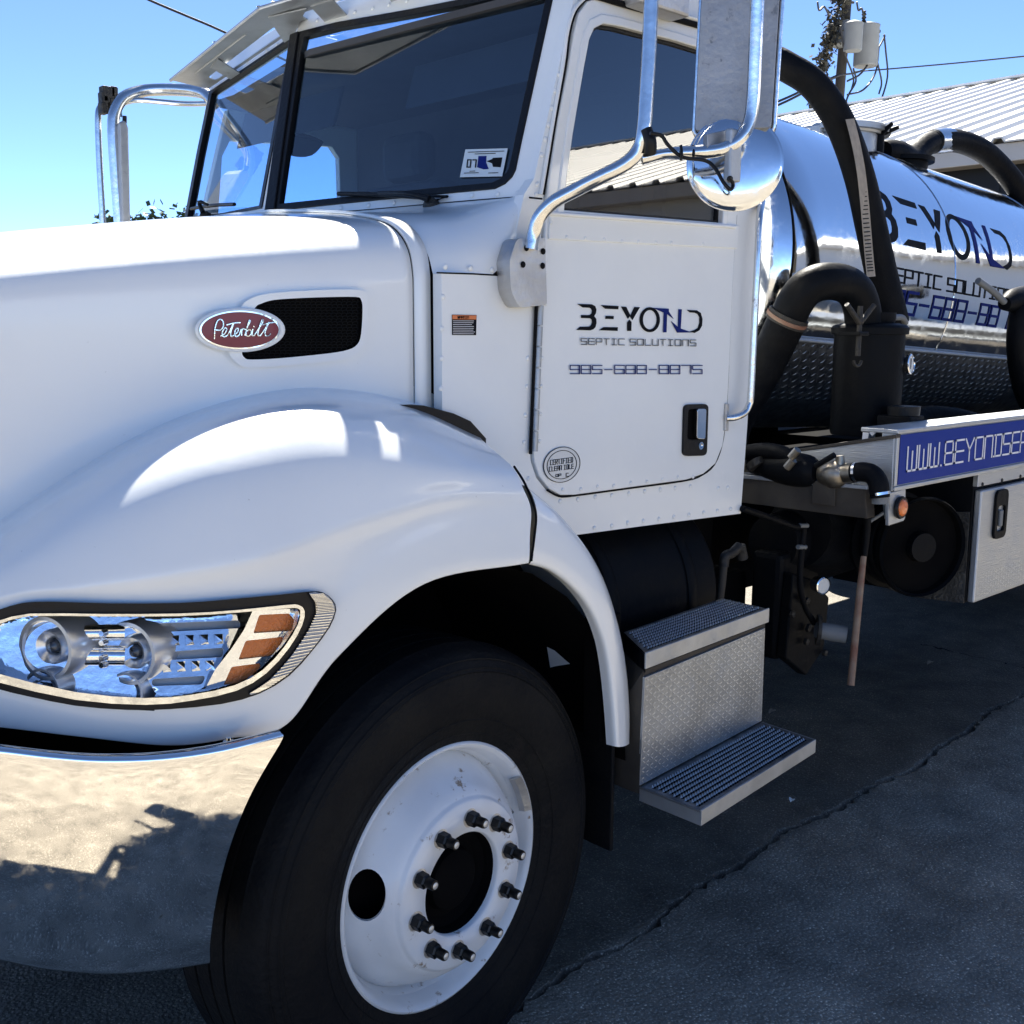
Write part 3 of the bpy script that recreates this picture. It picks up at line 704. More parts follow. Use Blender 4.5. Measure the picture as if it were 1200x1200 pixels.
# ---- headlight
def headlight():
    z1 = lambda q: [(a/5.714, 680+b/5.714) for a, b in q]; z2 = lambda q: [(190+a/5.714, 680+b/5.714) for a, b in q]
    outer = [(-40, 724), (-18, 719)]+[(0, 714), (26, 706.5), (61, 705), (130, 707), (210, 706.5), (260, 703), (330, 696.6), (365, 693), (379, 694.5), (390, 703), (394, 715), (386, 736), (365, 764), (339, 792), (304, 813), (260, 825), (200, 831), (149, 832), (88, 827), (35, 816.5), (0, 808), (-22, 798), (-45, 775), (-50, 745)]
    bez = [(-38, 735), (-15, 731), (0, 727), (35, 719), (120, 719.5), (210, 719), (277, 715), (335, 709), (350, 709), (357, 716), (354, 733), (339, 759), (312, 789), (277, 809.5), (225, 821), (170, 826), (88, 820), (0, 800), (-25, 788), (-40, 765)]
    mark = [(362, 695), (379, 695.5), (389, 704), (392.5, 716), (384, 736), (363, 764), (337, 791), (303, 811.5), (292, 813), (316, 797), (342, 768), (362, 738), (371, 718), (371, 706)]
    ins = [(-30, 742), (-10, 733), (0, 731), (35, 722), (120, 722.5), (210, 722), (277, 718), (335, 713), (349, 713), (352, 718), (349, 732), (334, 757), (308, 785), (275, 803), (225, 814), (170, 818), (88, 811), (0, 790), (-20, 780), (-33, 765)]
    bs = 1.672
    sm = lambda off: (lambda u, v, wd: skin(u, v, bs+off+wd))
    st_ = lambda off, k: (lambda u, v, wd: (lambda p: skin(u, v, bs+off+wd+k*max(0, min(.2, p.z-1.02))))(skin(u, v, bs+off)))
    hl = sheet('headlight', smoothpoly(outer, 2), sm(-.006), M['black'], T, [smoothpoly(bez, 2)], .02, 10, True, .003)
    sheet('bezel', smoothpoly(bez, 2), sm(-.012), M['chrome'], hl, [smoothpoly(ins, 2)], .03, 6, True, .002)
    sheet('side_marker', smoothpoly(mark, 2), sm(-.010), M['grey'], hl, [], .006, 6, True, .001)
    rb = []
    for k in range(46):
        t = k/45; i = t*7; a = int(min(i, 6)); f_ = i-a
        o_ = [(379, 696), (389, 705), (392, 716), (384, 736), (363, 764), (337, 791), (316, 805), (303, 811)]; n_ = [(364, 697), (370, 706), (371, 718), (362, 738), (343, 768), (317, 797), (304, 806), (294, 812)]
        A = Vector(o_[a]).lerp(Vector(o_[a+1]), f_); B = Vector(n_[a]).lerp(Vector(n_[a+1]), f_); rb.append([A, B])
    multi('marker_rib', strokes(rb, .8, sm(-.0105), .002), M['chrome'], hl, kind='stuff')
    # reflector bowl, recessed
    bowl = sheet('reflector', smoothpoly(ins, 2), st_(.026, .26), M['refl'], hl, [], .004, 9, True)
    def rot(ax, px, py, r, dep):
        return None
    # stepped chrome side block with slots
    blk = [(168, 719), (210, 719), (277, 716), (300, 716), (283, 742), (262, 768), (250, 800), (225, 812), (182, 812), (170, 790), (180, 765), (176, 740)]
    sl = lambda q: z2(q)
    slots = [rnd([(178, 731), (280, 727), (282, 736), (180, 741)], 4, 4), rnd([(186, 765), (262, 759), (261, 770), (186, 774)], 4, 4), rnd([(178, 796), (241, 792), (237, 802), (178, 804)], 4, 4)]
    sheet('reflector_block', blk, st_(-.002, .30), M['refl'], hl, slots, .028, 8, True, .002)
    for s_ in slots: sheet('slot_insert', s_, st_(.010, .30), M['grey'], hl, [], .003, 8, True)
    for k in range(4):   # small faceted cubes between the slots
        for j in range(2):
            cx = 205+k*17-j*10; cy = 751-k*.6+j*31; q = [(cx-5, cy-6), (cx+5, cy-6.5), (cx+6, cy+5), (cx-4, cy+6)]
            P = [st_(-.002, .30)(a, b, -.001) for a, b in q]; top = sum(P, Vector())/4+Vector((0, .014, 0)); top += Vector((0, -.026, 0))
            mesh('facet', P+[top], [(0, 1, 4), (1, 2, 4), (2, 3, 4), (3, 0, 4)], M['refl'], hl)
    # amber panel carrier
    car = [(296, 716), (336, 713.5), (349, 714), (351, 720), (347, 733), (332, 756), (306, 783), (273, 801), (240, 808), (252, 785), (270, 762), (286, 738)]
    am = [z2([(610, 355), (650, 232), (850, 222), (885, 265), (868, 338)]), z2([(510, 532), (560, 405), (812, 378), (802, 415), (735, 506)]), z2([(410, 702), (465, 580), (655, 555), (660, 582), (600, 640), (500, 690)])]
    am = [rnd(q, 2.2, 3) for q in am]
    sheet('amber_carrier', car, sm(.006), M['refl'], hl, am, .02, 8, True, .001)
    for q in am: sheet('amber_reflector', q, sm(.010), M['amber'], hl, [], .004, 8, True)
    # projector lamps: axis points forward and a little outward
    ax = Vector((-.88, -.46, .06)).normalized()
    for (px, py, r, nm) in ((64, 757, .053, 'projector_lamp'), (160, 763, .053, 'projector_lamp'), (60, 804, .034, 'small_lamp'), (157, 808, .034, 'small_lamp')):
        c = skin(px, py, bs+.052)
        lamp = lathe(nm, [(r*1.03, -.06), (r*1.04, .016), (r*1.02, .022), (r*.90, .022), (r*.86, .016)], c, ax, M['satin'], hl, 40, 30)
        lathe('lamp_bowl', [(r*.87, .017), (r*.80, -.006), (r*.68, -.020), (r*.55, -.026)], c, ax, M['refl'], lamp, 40)
        lathe('lamp_cone', [(r*.60, -.026), (r*.56, .006), (r*.50, .014), (r*.30, .004), (r*.24, -.004)], c, ax, M['satin'], lamp, 40, 30)
        lathe('lamp_lens', [(r*.25, -.004), (r*.18, .006), (.0001, .010)], c, ax, M['bulb'], lamp, 24)
    tube('reflector_tube', [skin(84, 742, bs+.05), skin(146, 741, bs+.05)], .014, M['refl'], hl, 24, 0)
    tube('reflector_tube', [skin(84, 768, bs+.05), skin(146, 768, bs+.05)], .017, M['refl'], hl, 24, 0)
    for py_ in (741, 752, 770, 778):
        c = skin(124, py_, bs+.035); lathe('lamp_screw', [(.0001, .012), (.005, .012), (.006, 0)], c, ax, M['refl'], hl, 10)
    sheet('cover_lens', smoothpoly(bez, 2), sm(-.0125), M['lens'], hl, [], 0, 12, True)
    return hl
headlight()

# ---- bumper
def bumper():
    def bs(x): return 1.600+.34*max(0, min(1.1, (.98-x)/.80))**2.2
    def g(px, py, bl=0):
        return hit(px, py, lambda P: P.y-bs(P.x)-bl)
    top = [(-160, 866), (-60, 880), (0, 885), (60, 892), (120, 896), (180, 894), (250, 884), (330, 866)]
    bot = [(-160, 1080), (-60, 1110), (0, 1122), (60, 1133), (120, 1138), (180, 1137), (215, 1133), (246, 1126)]
    end = [(331, 866), (308, 905), (290, 938), (275, 975), (262, 1015), (252, 1060), (246, 1105), (246, 1126)]
    n = 9; rows = []
    for i in range(n):
        t = i/(n-1); row = []
        for k in range(8):
            a = Vector(top[k]); b = Vector(bot[k]); e = Vector(end[min(7, int(t*7))]).lerp(Vector(end[min(7, int(t*7)+1)]), t*7-int(t*7))
            q = a.lerp(b, t)
            if k >= 4:
                ef = ((k-4)/3); q = Vector(top[4]).lerp(Vector(bot[4]), t).lerp(e, ef) if k < 7 else e
            px, py = q
            if k in (5, 6): py += (9*(1-t)+3*t)*sin(pi*(k-4)/3)
            bulge = .06*t**1.7-.006*sin(pi*t)
            row.append(g(px, py, bulge))
        rows.append(row)
    # top rolled flange: bright strip
    f0 = rows[0]; r1 = [p+Vector((0, .004, .010)) for p in f0]; r2 = [p+Vector((.0, .014, .014)) for p in f0]; r3 = [p+Vector((0, .022, .012)) for p in f0]
    bt = rows[-1]; b1 = [p+Vector((0, .01, -.008)) for p in bt]; b2 = [p+Vector((0, .04, -.006)) for p in bt]
    allr = [r3, r2, r1]+rows+[b1, b2]
    # front face: continue each row round the nose to the centre and mirror
    full = []
    for r_ in allr:
        p0 = r_[0]; front = [Vector((p0.x-.10, p0.y+.10, p0.z)), Vector((p0.x-.20, p0.y+.28, p0.z)), Vector((.12, 2.6, p0.z)), Vector((.10, YC, p0.z))]
        front.reverse(); near = front+r_
        full.append([Vector((p.x, 2*YC-p.y, p.z)) for p in reversed(near[1:])]+near)
    loft('bumper', full, M['bumper'], T, 4)
    bb = [p+Vector((0, .05, 0)) for p in rows[0]]
    box('bumper_bracket', (.35, 2.1, .62), (.9, 2.3, .85), M['matte'], T, 0)
    # fasteners glinting in the gap above the bumper
    c = at(268, 872, y=1.66); lathe('bumper_bolt', [(.010, 0), (.010, .006), (.005, .007), (.005, .012), (.0001, .012)], c, (0, 0, 1), M['chrome'], T, 10)
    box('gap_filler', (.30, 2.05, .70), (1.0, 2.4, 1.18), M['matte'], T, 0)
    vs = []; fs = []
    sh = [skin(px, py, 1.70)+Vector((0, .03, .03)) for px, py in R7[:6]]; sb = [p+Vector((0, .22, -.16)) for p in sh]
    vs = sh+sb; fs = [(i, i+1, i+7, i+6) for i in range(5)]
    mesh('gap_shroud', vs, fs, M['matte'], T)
bumper()

# ---- wheels
def wheel(c, steer, side, name='front_wheel'):
    """side -1: outer face towards -Y"""
    ax = Vector((sin(steer), -cos(steer), 0)) if side < 0 else Vector((-sin(steer), cos(steer), 0))
    c = Vector(c)
    W = bpy.data.objects.new(name, None); COL.objects.link(W); W.parent = T
    ty = [(.286, -.03), (.296, .002), (.306, .006), (.33, .016), (.37, .028), (.41, .034), (.44, .030), (.455, .027), (.458, .030), (.475, .022), (.492, .010), (.503, -.006), (.509, -.03)]
    tr = []
    for k in range(4):
        a = -.034-k*.052; tr += [(.512, a), (.513, a-.030), (.513, a-.042), (.502, a-.043), (.502, a-.051)]
    ty += tr+[(.509, -.245), (.500, -.262), (.47, -.285), (.40, -.298), (.33, -.285), (.29, -.25)]
    lathe('tyre', ty, c, ax, M['rubber'], W, 96, 30)
    rings = []
    for r_, h_ in ((.318, .011), (.350, .0225), (.466, .027), (.484, .0175)):
        rings.append(lathev([(r_-.002, h_), (r_, h_+.0022), (r_+.002, h_)], c, ax, 96))
    multi('sidewall_ring', rings, M['rubber'], W, True, 'stuff')
    lathe('rim', [(.272, -.035), (.276, -.022), (.281, -.006), (.286, .003), (.292, .0075), (.297, .005), (.2985, -.002), (.297, -.012), (.29, -.014)], c, ax, M['wheelw'], W, 96, 60)
    lathe('rim_barrel', [(.272, -.034), (.264, -.05), (.260, -.075), (.262, -.2), (.28, -.24)], c, ax, M['wheelw'], W, 96, 60)
    # disc with hand holes
    dp = [(.263, -.078), (.262, -.068), (.257, -.055), (.248, -.038), (.236, -.016), (.222, .008), (.206, .028), (.196, .040), (.190, .0435), (.1855, .047), (.183, .052), (.180, .0545), (.118, .0545), (.116, .052), (.116, .02)]
    d = lathe('wheel_disc', dp, c, ax, M['wheelw'], W, 96, 50)
    s = d.modifiers.new('s', 'SOLIDIFY'); s.thickness = .009; s.offset = 0
    a_ = Vector((0, 0, 1)); U = ax.cross(a_).normalized(); V = ax.cross(U)
    for k in range(2):
        th = radians(HAND+180*k); q = c+(U*cos(th)+V*sin(th))*.228
        cv, cf = lathev([(.0001, -.12), (.037, -.12), (.037, .12), (.0001, .12)], q, (ax+(U*cos(th)+V*sin(th))*.75).normalized(), 28)
        tg = V*cos(th)-U*sin(th); cv = [v+tg*((v-q).dot(tg)*.45) for v in cv]
        cu = mesh('cutter', cv, cf, None); bm = bmesh.new(); bm.from_mesh(cu.data); bmesh.ops.remove_doubles(bm, verts=bm.verts, dist=1e-4); bmesh.ops.recalc_face_normals(bm, faces=bm.faces); bm.to_mesh(cu.data); bm.free()
        b = d.modifiers.new('b', 'BOOLEAN'); b.operation = 'DIFFERENCE'; b.object = cu; b.solver = 'EXACT'
        bpy.context.view_layer.update(); me = bpy.data.meshes.new_from_object(d.evaluated_get(bpy.context.evaluated_depsgraph_get()))
        d.modifiers.clear(); d.data = me; bpy.data.objects.remove(cu)
        me.polygons.foreach_set('use_smooth', [True]*len(me.polygons)); me.set_sharp_from_angle(angle=radians(50))
    lathe('brake_drum', [(.0001, -.02), (.10, -.02), (.24, -.06), (.245, -.25), (.0001, -.25)], c, ax, M['matte'], W, 40)
    lathe('hub', [(.1155, .052), (.114, .045), (.110, .042), (.106, .02), (.088, .008), (.072, .010), (.066, .030), (.055, .036), (.0001, .037)], c, ax, M['matte'], W, 48, 30)
    for k in range(10):
        th = radians(NUT0+36*k); q = c+(U*cos(th)+V*sin(th))*.146+ax*.0545
        nb = lathe('lug_nut', [(.0180, -.001), (.0180, .0030), (.0170, .004), (.0170, .0041), (.0160, .024), (.012, .027), (.0112, .027), (.0112, .046)], q, ax, M['nut'], W, 6, 20)
        lathe('stud', [(.0235, -.001), (.0240, .002), (.0232, .0036), (.0185, .0048), (.0001, .0048)], q, ax, M['castalu'], nb, 18)
        lathe('stud_end', [(.0112, .030), (.0112, .046), (.0100, .049), (.0001, .050)], q, ax, M['nut'], nb, 16)
        lathe('stud_face', [(.0075, .0502), (.006, .0512), (.0001, .0515)], q, ax, M['nutface'], nb, 12)
    tube('air_valve', [c+V*0+(U*cos(radians(200))+V*sin(radians(200)))*.24-ax*.02, c+(U*cos(radians(200))+V*sin(radians(200)))*.225+ax*.012], .005, M['chrome'], W, 8, 0)
    # clip-on balance weight on the flange
    th0 = radians(BAL); pts = [c+(U*cos(th0+k*.06)+V*sin(th0+k*.06))*.2865+ax*.003 for k in range(7)]
    vs = []; fs = []
    for k in range(7):
        e = (U*cos(th0+k*.06)+V*sin(th0+k*.06)); vs += [c+e*.270-ax*.012, c+e*.274+ax*.002, c+e*.288+ax*.0125, c+e*.288+ax*.006]
    for k in range(6): fs += [(4*k+j, 4*k+(j+1) % 4, 4*k+4+(j+1) % 4, 4*k+4+j) for j in range(4)]
    fs += [(0, 1, 2, 3), (24, 25, 26, 27)]
    mesh('balance_weight', vs, fs, M['castalu'], W)
    return W
HAND, NUT0, BAL = -11, 10, -168
WC = Vector((1.431, 1.724, .506)); ST = radians(5.5)
wheel(WC, ST, -1)
wheel((1.435, 2*YC-1.724, .512), ST, 1, 'front_wheel')
for yy, sd_ in ((1.80, -1), (2*YC-1.80, 1)): wheel((7.2, yy, .512), 0, sd_, 'rear_wheel')
tube('front_axle', [(1.435, 1.9, .5), (1.435, 3.9, .5)], .06, M['matte'], T, 10, 0)

# ================================================================== CAB
PY = 1.93
def z3(q, o, s): return [(o[0]+a/s, o[1]+b/s) for a, b in q]
def grow(poly, d):
    """offset outward by d (any winding)"""
    A = sum(poly[i-1][0]*poly[i][1]-poly[i][0]*poly[i-1][1] for i in range(len(poly))); s = 1 if A > 0 else -1; out = []
    for i in range(len(poly)):
        p = Vector(poly[i]); a = (p-Vector(poly[i-1])); b = (Vector(poly[(i+1) % len(poly)])-p)
        a = a.normalized() if a.length > 1e-9 else b.normalized(); b = b.normalized() if b.length > 1e-9 else a
        n = Vector((a.y+b.y, -(a.x+b.x))); n = n.normalized() if n.length > 1e-6 else Vector((a.y, -a.x)); k = 1/max(.5, n.dot(Vector((a.y, -a.x)))); out.append(tuple(p+n*d*s*k))
    return out
DOOR = [(633, 330), (640, 215), (652, 140), (664, 78), (670, 40), (676, 16), (686, 2), (700, -3), (760, 9), (820, 27), (858, 40), (866, 50), (868, 70), (862, 246), (857, 330), (851.5, 450), (849, 490), (845, 520), (836, 543), (822, 555), (802, 562), (735, 571), (672, 579.5), (655, 580), (642, 573), (630, 558), (624, 540), (622, 515)]
WIN = [(657, 247), (660, 208), (667, 158), (680, 80), (686, 48), (692, 34), (703, 28.5), (720, 31), (790, 49), (845, 66), (852, 71), (853, 80), (843.5, 262), (750, 254.5)]
BPL = (Vector((1.77, 2.9, 2.05)), Vector((1.885, 2.0, 2.04)), Vector((1.90, 2.9, 2.47)))
FPL = (Vector((1.77, 2.9, 2.05)), Vector((1.94, 3.8, 2.08)), Vector((1.90, 2.9, 2.47)))
def plane_map(pl3):
    n = (pl3[1]-pl3[0]).cross(pl3[2]-pl3[0]).normalized()
    if n.x < 0: n = -n                       # points into the cab
    def f(u, v, w_):
        d = ray(u, v); t = (pl3[0]+n*0-CAM).dot(n)/d.dot(n); return CAM+d*t+n*w_
    return f, n
NM, NN = plane_map(BPL); FM, FN = plane_map(FPL)
def cab():
    cabo = bpy.data.objects.new('cab', None); COL.objects.link(cabo); cabo.parent = T
    pm = pxY(PY)
    toW = lambda q: [(at(a, b, y=PY).x, at(a, b, y=PY).z) for a, b in q]
    dw = toW(DOOR); hole = grow(dw, .006)
    wall = [(1.604, 1.22), (1.604, 1.812), (1.828, 1.816), (1.838, 1.93), (1.86, 2.005), (1.893, 2.045), (2.03, 2.50), (2.845, 2.50), (2.828, 2.06), (2.813, 1.41), (2.796, 1.134), (2.4, 1.148), (1.95, 1.162), (1.80, 1.17)]
    sheet('side_panel', wall, planeY(PY), M['panel'], cabo, [hole], .03, None, False, .003)
    far = [(x+(.13 if 1.83 < x < 2.1 and z > 1.9 else 0), z) for x, z in wall]
    fw = [(2.09, 1.99), (2.13, 2.33), (2.165, 2.39), (2.62, 2.42), (2.655, 2.38), (2.66, 2.1), (2.64, 2.02), (2.58, 1.99)]
    sheet('side_panel', far, planeY(2*YC-PY-.03), M['panel'], cabo, [fw], .03, None, False, .003)
    sheet('far_window', grow(fw, .01), planeY(2*YC-PY-.015), glass('far_door_glass', (.88, .94, 1.0), .6), cabo, [], .004)
    # door
    dr = bpy.data.objects.new('door', None); COL.objects.link(dr); dr.parent = T
    sheet('door_skin', dw, planeY(PY-.008), M['panel'], dr, [toW(WIN)], .03, None, False, .003)
    sheet('door_seal', grow(dw, .012), planeY(PY+.026), M['seam'], dr, [grow(dw, -.035)], .02)
    wn = toW(WIN)
    sheet('window_frame', grow(wn, .022), planeY(PY-.0125), M['paint'], dr, [grow(wn, -.001)], .012, None, False, .0035)
    sheet('window_seal', grow(wn, .002), planeY(PY+.006), M['black'], dr, [grow(wn, -.008)], .012)
    sheet('window_glass', grow(wn, -.004), planeY(PY+.012), M['glassd'], dr, [], .004)
    sheet('belt_panel', toW([(639.8, 248), (640.5, 247.3), (862, 264.5), (860, 291.5), (639, 280.5)]), planeY(PY-.0135), M['panel'], dr, [], .008, None, False, .003)
    tube('belt_moulding', [at(641, 250, y=PY-.014), at(750, 257.5, y=PY-.014), at(861, 266, y=PY-.014)], .0055, M['paint'], dr, 10, 0)
    # outer seam strips beside the door on the pillar
    sp = [(637, 228), (641, 205), (652, 138), (663, 76), (668, 38), (676, 12), (690, -4)]
    tube('drip_moulding', [at(a-3.5, b, y=PY-.004) for a, b in sp], .005, M['panel'], cabo, 8)
    tube('door_gap_seal', [at(a-.3, b, y=PY-.0005) for a, b in sp], .0035, M['seam'], cabo, 8)
    tube('door_gap_seal', [at(a, b, y=PY-.0055) for a, b in ((862.8, 252), (857.8, 330), (852.6, 450), (850, 490), (846, 521), (837, 544.5), (822.5, 556.8), (802.5, 563.4), (735, 572.5), (672, 581), (655, 581.5), (641.5, 574.5))], .0026, M['seam'], dr, 8, 3)
    # piano hinge: each knuckle a piece
    for k in range(7):
        a = at(633.2-k*1.0, 358+k*24.6, y=PY-.012); b = at(633.2-(k+1)*1.0+.02, 358+(k+1)*24.6-1.4, y=PY-.012)
        tube('hinge_knuckle', [a, b], .0085, M['alu'], dr, 12, 0)
    tube('hinge_gap', [at(628.6, 356, y=PY-.0085), at(621.6, 532, y=PY-.0085)], .0042, M['seam'], dr, 8, 0)
    # rivets
    n = (0, -1, 0); Y = PY-.0005
    r1 = z3([(168, 403), (265, 393), (358, 380), (448, 372), (540, 362), (625, 350), (710, 341), (790, 332), (872, 323), (1024, 333), (1075, 330), (353, 548), (447, 537), (533, 520), (618, 510), (702, 500), (783, 488), (865, 477), (945, 465), (1018, 455), (1090, 445)], (620, 500), 4.615)
    r1 += z3([(655, 60), (652, 160), (647, 260), (643, 355), (658, 483), (353, 60), (350, 165), (348, 262)], (400, 400), 3)
    r1 += [(519, 348), (518, 385), (522, 312.5), (551.5, 314.2), (576.7, 316.5), (620, 352)]+z3([(685, 685), (705, 545), (718, 490), (728, 440), (740, 380), (752, 320), (765, 262), (688, 648)], (400, 0), 3)
    rivets([at(a, b, y=Y) for a, b in r1], n, .0068, M['panel'], cabo)
    r2 = z3([(183, 340), (280, 338), (370, 325), (458, 320), (550, 303), (637, 297), (722, 285), (805, 275), (888, 272)], (620, 500), 4.615)
    r2 += z3([(705, 60), (703, 158), (700, 255), (698, 352)], (400, 400), 3)+z3([(240, 668), (322, 672), (405, 678), (482, 685), (555, 688), (632, 690), (700, 692), (840, 698), (172, 590), (172, 604), (148, 770), (148, 825), (146, 960)], (600, 100), 3.75)
    rivets([at(a, b, y=PY-.0085) for a, b in r2[:13]]+[at(a, b, y=PY-.0135) for a, b in r2[13:23]]+[at(a, b, y=PY-.0085) for a, b in r2[23:]], n, .0055, M['panel'], dr)
    # handle: black recess, chrome lever, lock
    hz = lambda q: [(800+a/3, 400+b/3) for a, b in q]
    hnd = sheet('door_handle', rnd(hz([(8, 222), (92, 220), (86, 402), (3, 404)]), 6, 5), pxY(PY-.016), M['black'], dr, [rnd(hz([(20, 238), (84, 237), (80, 345), (16, 346)]), 4, 4)], .008, None, False, .002)
    sheet('recess', rnd(hz([(14, 230), (88, 230), (82, 352), (10, 352)]), 4, 4), pxY(PY-.0088), M['matte'], hnd, [], .001)
    sheet('lever', rnd(hz([(52, 238), (84, 237), (80, 344), (50, 342)]), 3, 4), pxY(PY-.024), M['chrome'], hnd, [], .012, None, False, .003)
    lathe('key_lock', [(.011, 0), (.011, .004), (.007, .004), (.007, .001), (.0001, .001)], at(820.7, 522.3, y=PY-.016), n, M['chrome'], hnd, 20)
    # lettering
    LZ = lambda q: [((650+a/6), (330+b/6)) for a, b in q]
    blk, blu = logo()
    dm = pxY(PY-.0105)
    [multi('logo_letter', [sheetv(LZ(p), [LZ(h) for h in hs], dm, .001)], M['ink'], dr) for p, hs in blk]
    [multi('logo_letter', [sheetv(LZ(p), [LZ(h) for h in hs], lambda u, v, w_: dm(u, v, w_)+Vector((0, -.0006, 0)), .001)], M['inkblue'], dr) for p, hs in blu]
    g = lambda u, v, w_: at(650+(187+(u)*1)/6*1, 330+(442-v*1+(u)*.0135)/6, y=PY-.0105+w_)
    letters('company_letter', 'SEPTIC SOLUTIONS', 0, 0, 40, 12.9, 42, 4.3, g, M['ink'], dr, .42)
    g2 = lambda u, v, w_: at(650+(110+u)/6, 330+(648-v)/6, y=PY-.0105+w_)
    letters('phone_digit', '985-688-8875', 0, 0, 66, 12.3, 58, 6.4, g2, M['inkblue'], dr)
    # round emblem
    c = (658.5, 544.6); el = lambda r: [(c[0]+r*cos(2*pi*k/40), c[1]+r*.965*sin(2*pi*k/40)-.1*r*cos(2*pi*k/40)) for k in range(40)]
    em = sheet('round_emblem', el(21.3), pxY(PY-.0105), M['foil'], dr, [], .002, None, False, .0008)
    for r_ in (21.3, 17.2): sheet('emblem_ring', el(r_+.4), pxY(PY-.0112), M['ink'], em, [el(r_-.35)], .001)
    sl = lambda x0, y0, s, cw, h: [[(x0+a, y0-b-(a)*.13) for a, b in pl_] for pl_ in text(s, 0, 0, cw, cw*.42, h, .5)]
    sg = sl(645.2, 545, 'CERTIFIED', 2.1, 5.6)+sl(643.8, 552.6, 'CLEAN IDLE', 2.15, 5.2)+sl(663.5, 558.4, 'C', 2.6, 3.6)+sl(651.5, 559, 'OP', 2.4, 3.0)
    multi('emblem_lettering', strokes(sg, .6, pxY(PY-.0113), .0006), M['ink'], em)
    # warning label on the cowl
    wl = [(530, 368.7), (558.6, 369.2), (558, 392.8), (530.2, 392.6)]
    lb = sheet('warning_label', wl, pxY(PY-.002), M['ink'], cabo, [], .0015)
    sheet('label_header', [(530.3, 369.2), (558.3, 369.7), (558.2, 374.4), (530.3, 374)], pxY(PY-.0028), M['orange'], lb, [], .0006)
    multi('label_header_lettering', strokes([[(x+a, 373.2-b) for a, b in pl_] for x, pl_ in [(536.5, p) for p in text('WARNING', 0, 0, 1.5, .75, 2.6)]], .55, pxY(PY-.003), .0004), M['ink'], lb)
    multi('label_text', strokes([[(531+(.3 if k % 2 else 0), 376+k*2.15), (557.2-random.uniform(0, 5), 376+k*2.15+.1)] for k in range(8)], .55, pxY(PY-.0028), .0005), M['white'], lb, kind='stuff')
    # ---- upper cowl: from the hood seam profile to the base of the windscreen
    def prof(x, ya, yb, zb, zm):   # (y,z) samples
        return [Vector((x, a, b)) for a, b in ((PY+.001, zb), (PY+.006, zb+(zm-zb)*.35), (PY+.03, zb+(zm-zb)*.62), (PY+.085, zb+(zm-zb)*.82), (PY+.2, zb+(zm-zb)*.93), (PY+.45, zb+(zm-zb)*.985), (YC, zm))]
    a = [Vector((1.606, y, z-.004)) for y, z in ((1.962, 1.814), (1.981, 1.860), (2.018, 1.901), (2.075, 1.931), (2.19, 1.955), (2.42, 1.974), (2.9, 1.996))]
    b = [Vector((1.68, y, z)) for y, z in ((1.932, 1.815), (1.953, 1.868), (1.995, 1.912), (2.06, 1.945), (2.19, 1.968), (2.42, 1.985), (2.9, 2.0))]
    cpt = [(628, 233.5), (612, 231.5), (597, 232.5), (560, 235.5), (500, 240.5), (400, 249.3), (316, 256)]
    c_ = [NM(u, v, -.004) for u, v in cpt]; c_[0] = Vector((1.845, PY, 1.90)); c_[1] = Vector((1.872, PY+.012, 2.0)); c_[-1].y = YC
    d_ = [b[i].lerp(c_[i], .55)+Vector((0, 0, -.006)) for i in range(7)]; d_[0] = Vector((1.76, PY, 1.816)); d_[1] = Vector((1.79, PY+.008, 1.90))
    rows = [a, b, d_, c_]
    loft('cowl', rows, M['paint'], cabo, 6); loft('cowl', [[Vector((p.x, 2*YC-p.y, p.z)) for p in r_] for r_ in rows], M['paint'], cabo, 3)
    # seam along the windscreen base and the side top of the cowl
    tube('cowl_seam', [NM(u, v, -.003) for u, v in ((316, 256), (400, 249.3), (500, 240.5), (560, 235.3), (597, 232.6), (614, 231.6), (636, 233.6))], .0024, M['seam'], cabo, 6)
    tube('cowl_seam', [at(512, 319.6, y=PY-.0005), at(555, 321, y=PY-.0005), at(597, 323.4, y=PY-.0005)], .0020, M['seam'], cabo, 6, 0)
    # ---- windscreen surround (both halves)
    nr0, nr1 = proj((1.8935, PY+.001, 2.045)), proj((2.03, PY+.001, 2.50))
    G1 = [(320, 247), (400, 238.5), (480, 230.5), (580, 221), (592, 215), (600, 207), (604, 199), (611, 165), (647, 0), (652, -22), (480, 12), (395, 27), (352, 38), (347, 60)]
    outl = [(316, 256), (400, 249.6), (500, 240.8), (560, 235.6), (597, 232.8), (nr0[0]-14, 232), nr0, nr1, (nr1[0], -80), (395, 2), (346, 10), (349, 30)]
    sheet('windscreen_surround', outl, NM, M['panel'], cabo, [G1], .03, None, False, .003)
    sheet('windscreen_gasket', grow(G1, .6), lambda u, v, w_: NM(u, v, w_-.004), M['black'], cabo, [grow(G1, -7)], .02, None, False, .002)
    sheet('windscreen', grow(G1, -5), lambda u, v, w_: NM(u, v, w_+.008), M['glassw'], T, [], .004)
    G2 = [(307, 243.5), (331, 113), (345, 42), (247, 108), (232, 180), (217.5, 257.5), (262, 252.5)]
    O2 = [(316, 256), (349, 30), (346, 10), (330, 29), (249, 76), (244.5, 106), (230.5, 180), (215.5, 260), (262, 258)]
    sheet('windscreen_surround', O2, FM, M['panel'], cabo, [G2], .03, None, False, .003)
    sheet('windscreen_gasket', grow(G2, .6), lambda u, v, w_: FM(u, v, w_-.004), M['black'], cabo, [grow(G2, -2.5)], .02)
    sheet('windscreen', grow(G2, -2), lambda u, v, w_: FM(u, v, w_+.008), M['glassw'], T, [], .004)
    prism('centre_divider', [NM(312, 250, -.010), NM(324, 248, -.010), NM(352, 38, -.010), NM(342, 42, -.010)], (.03, .012, 0), M['black'], cabo, .004)
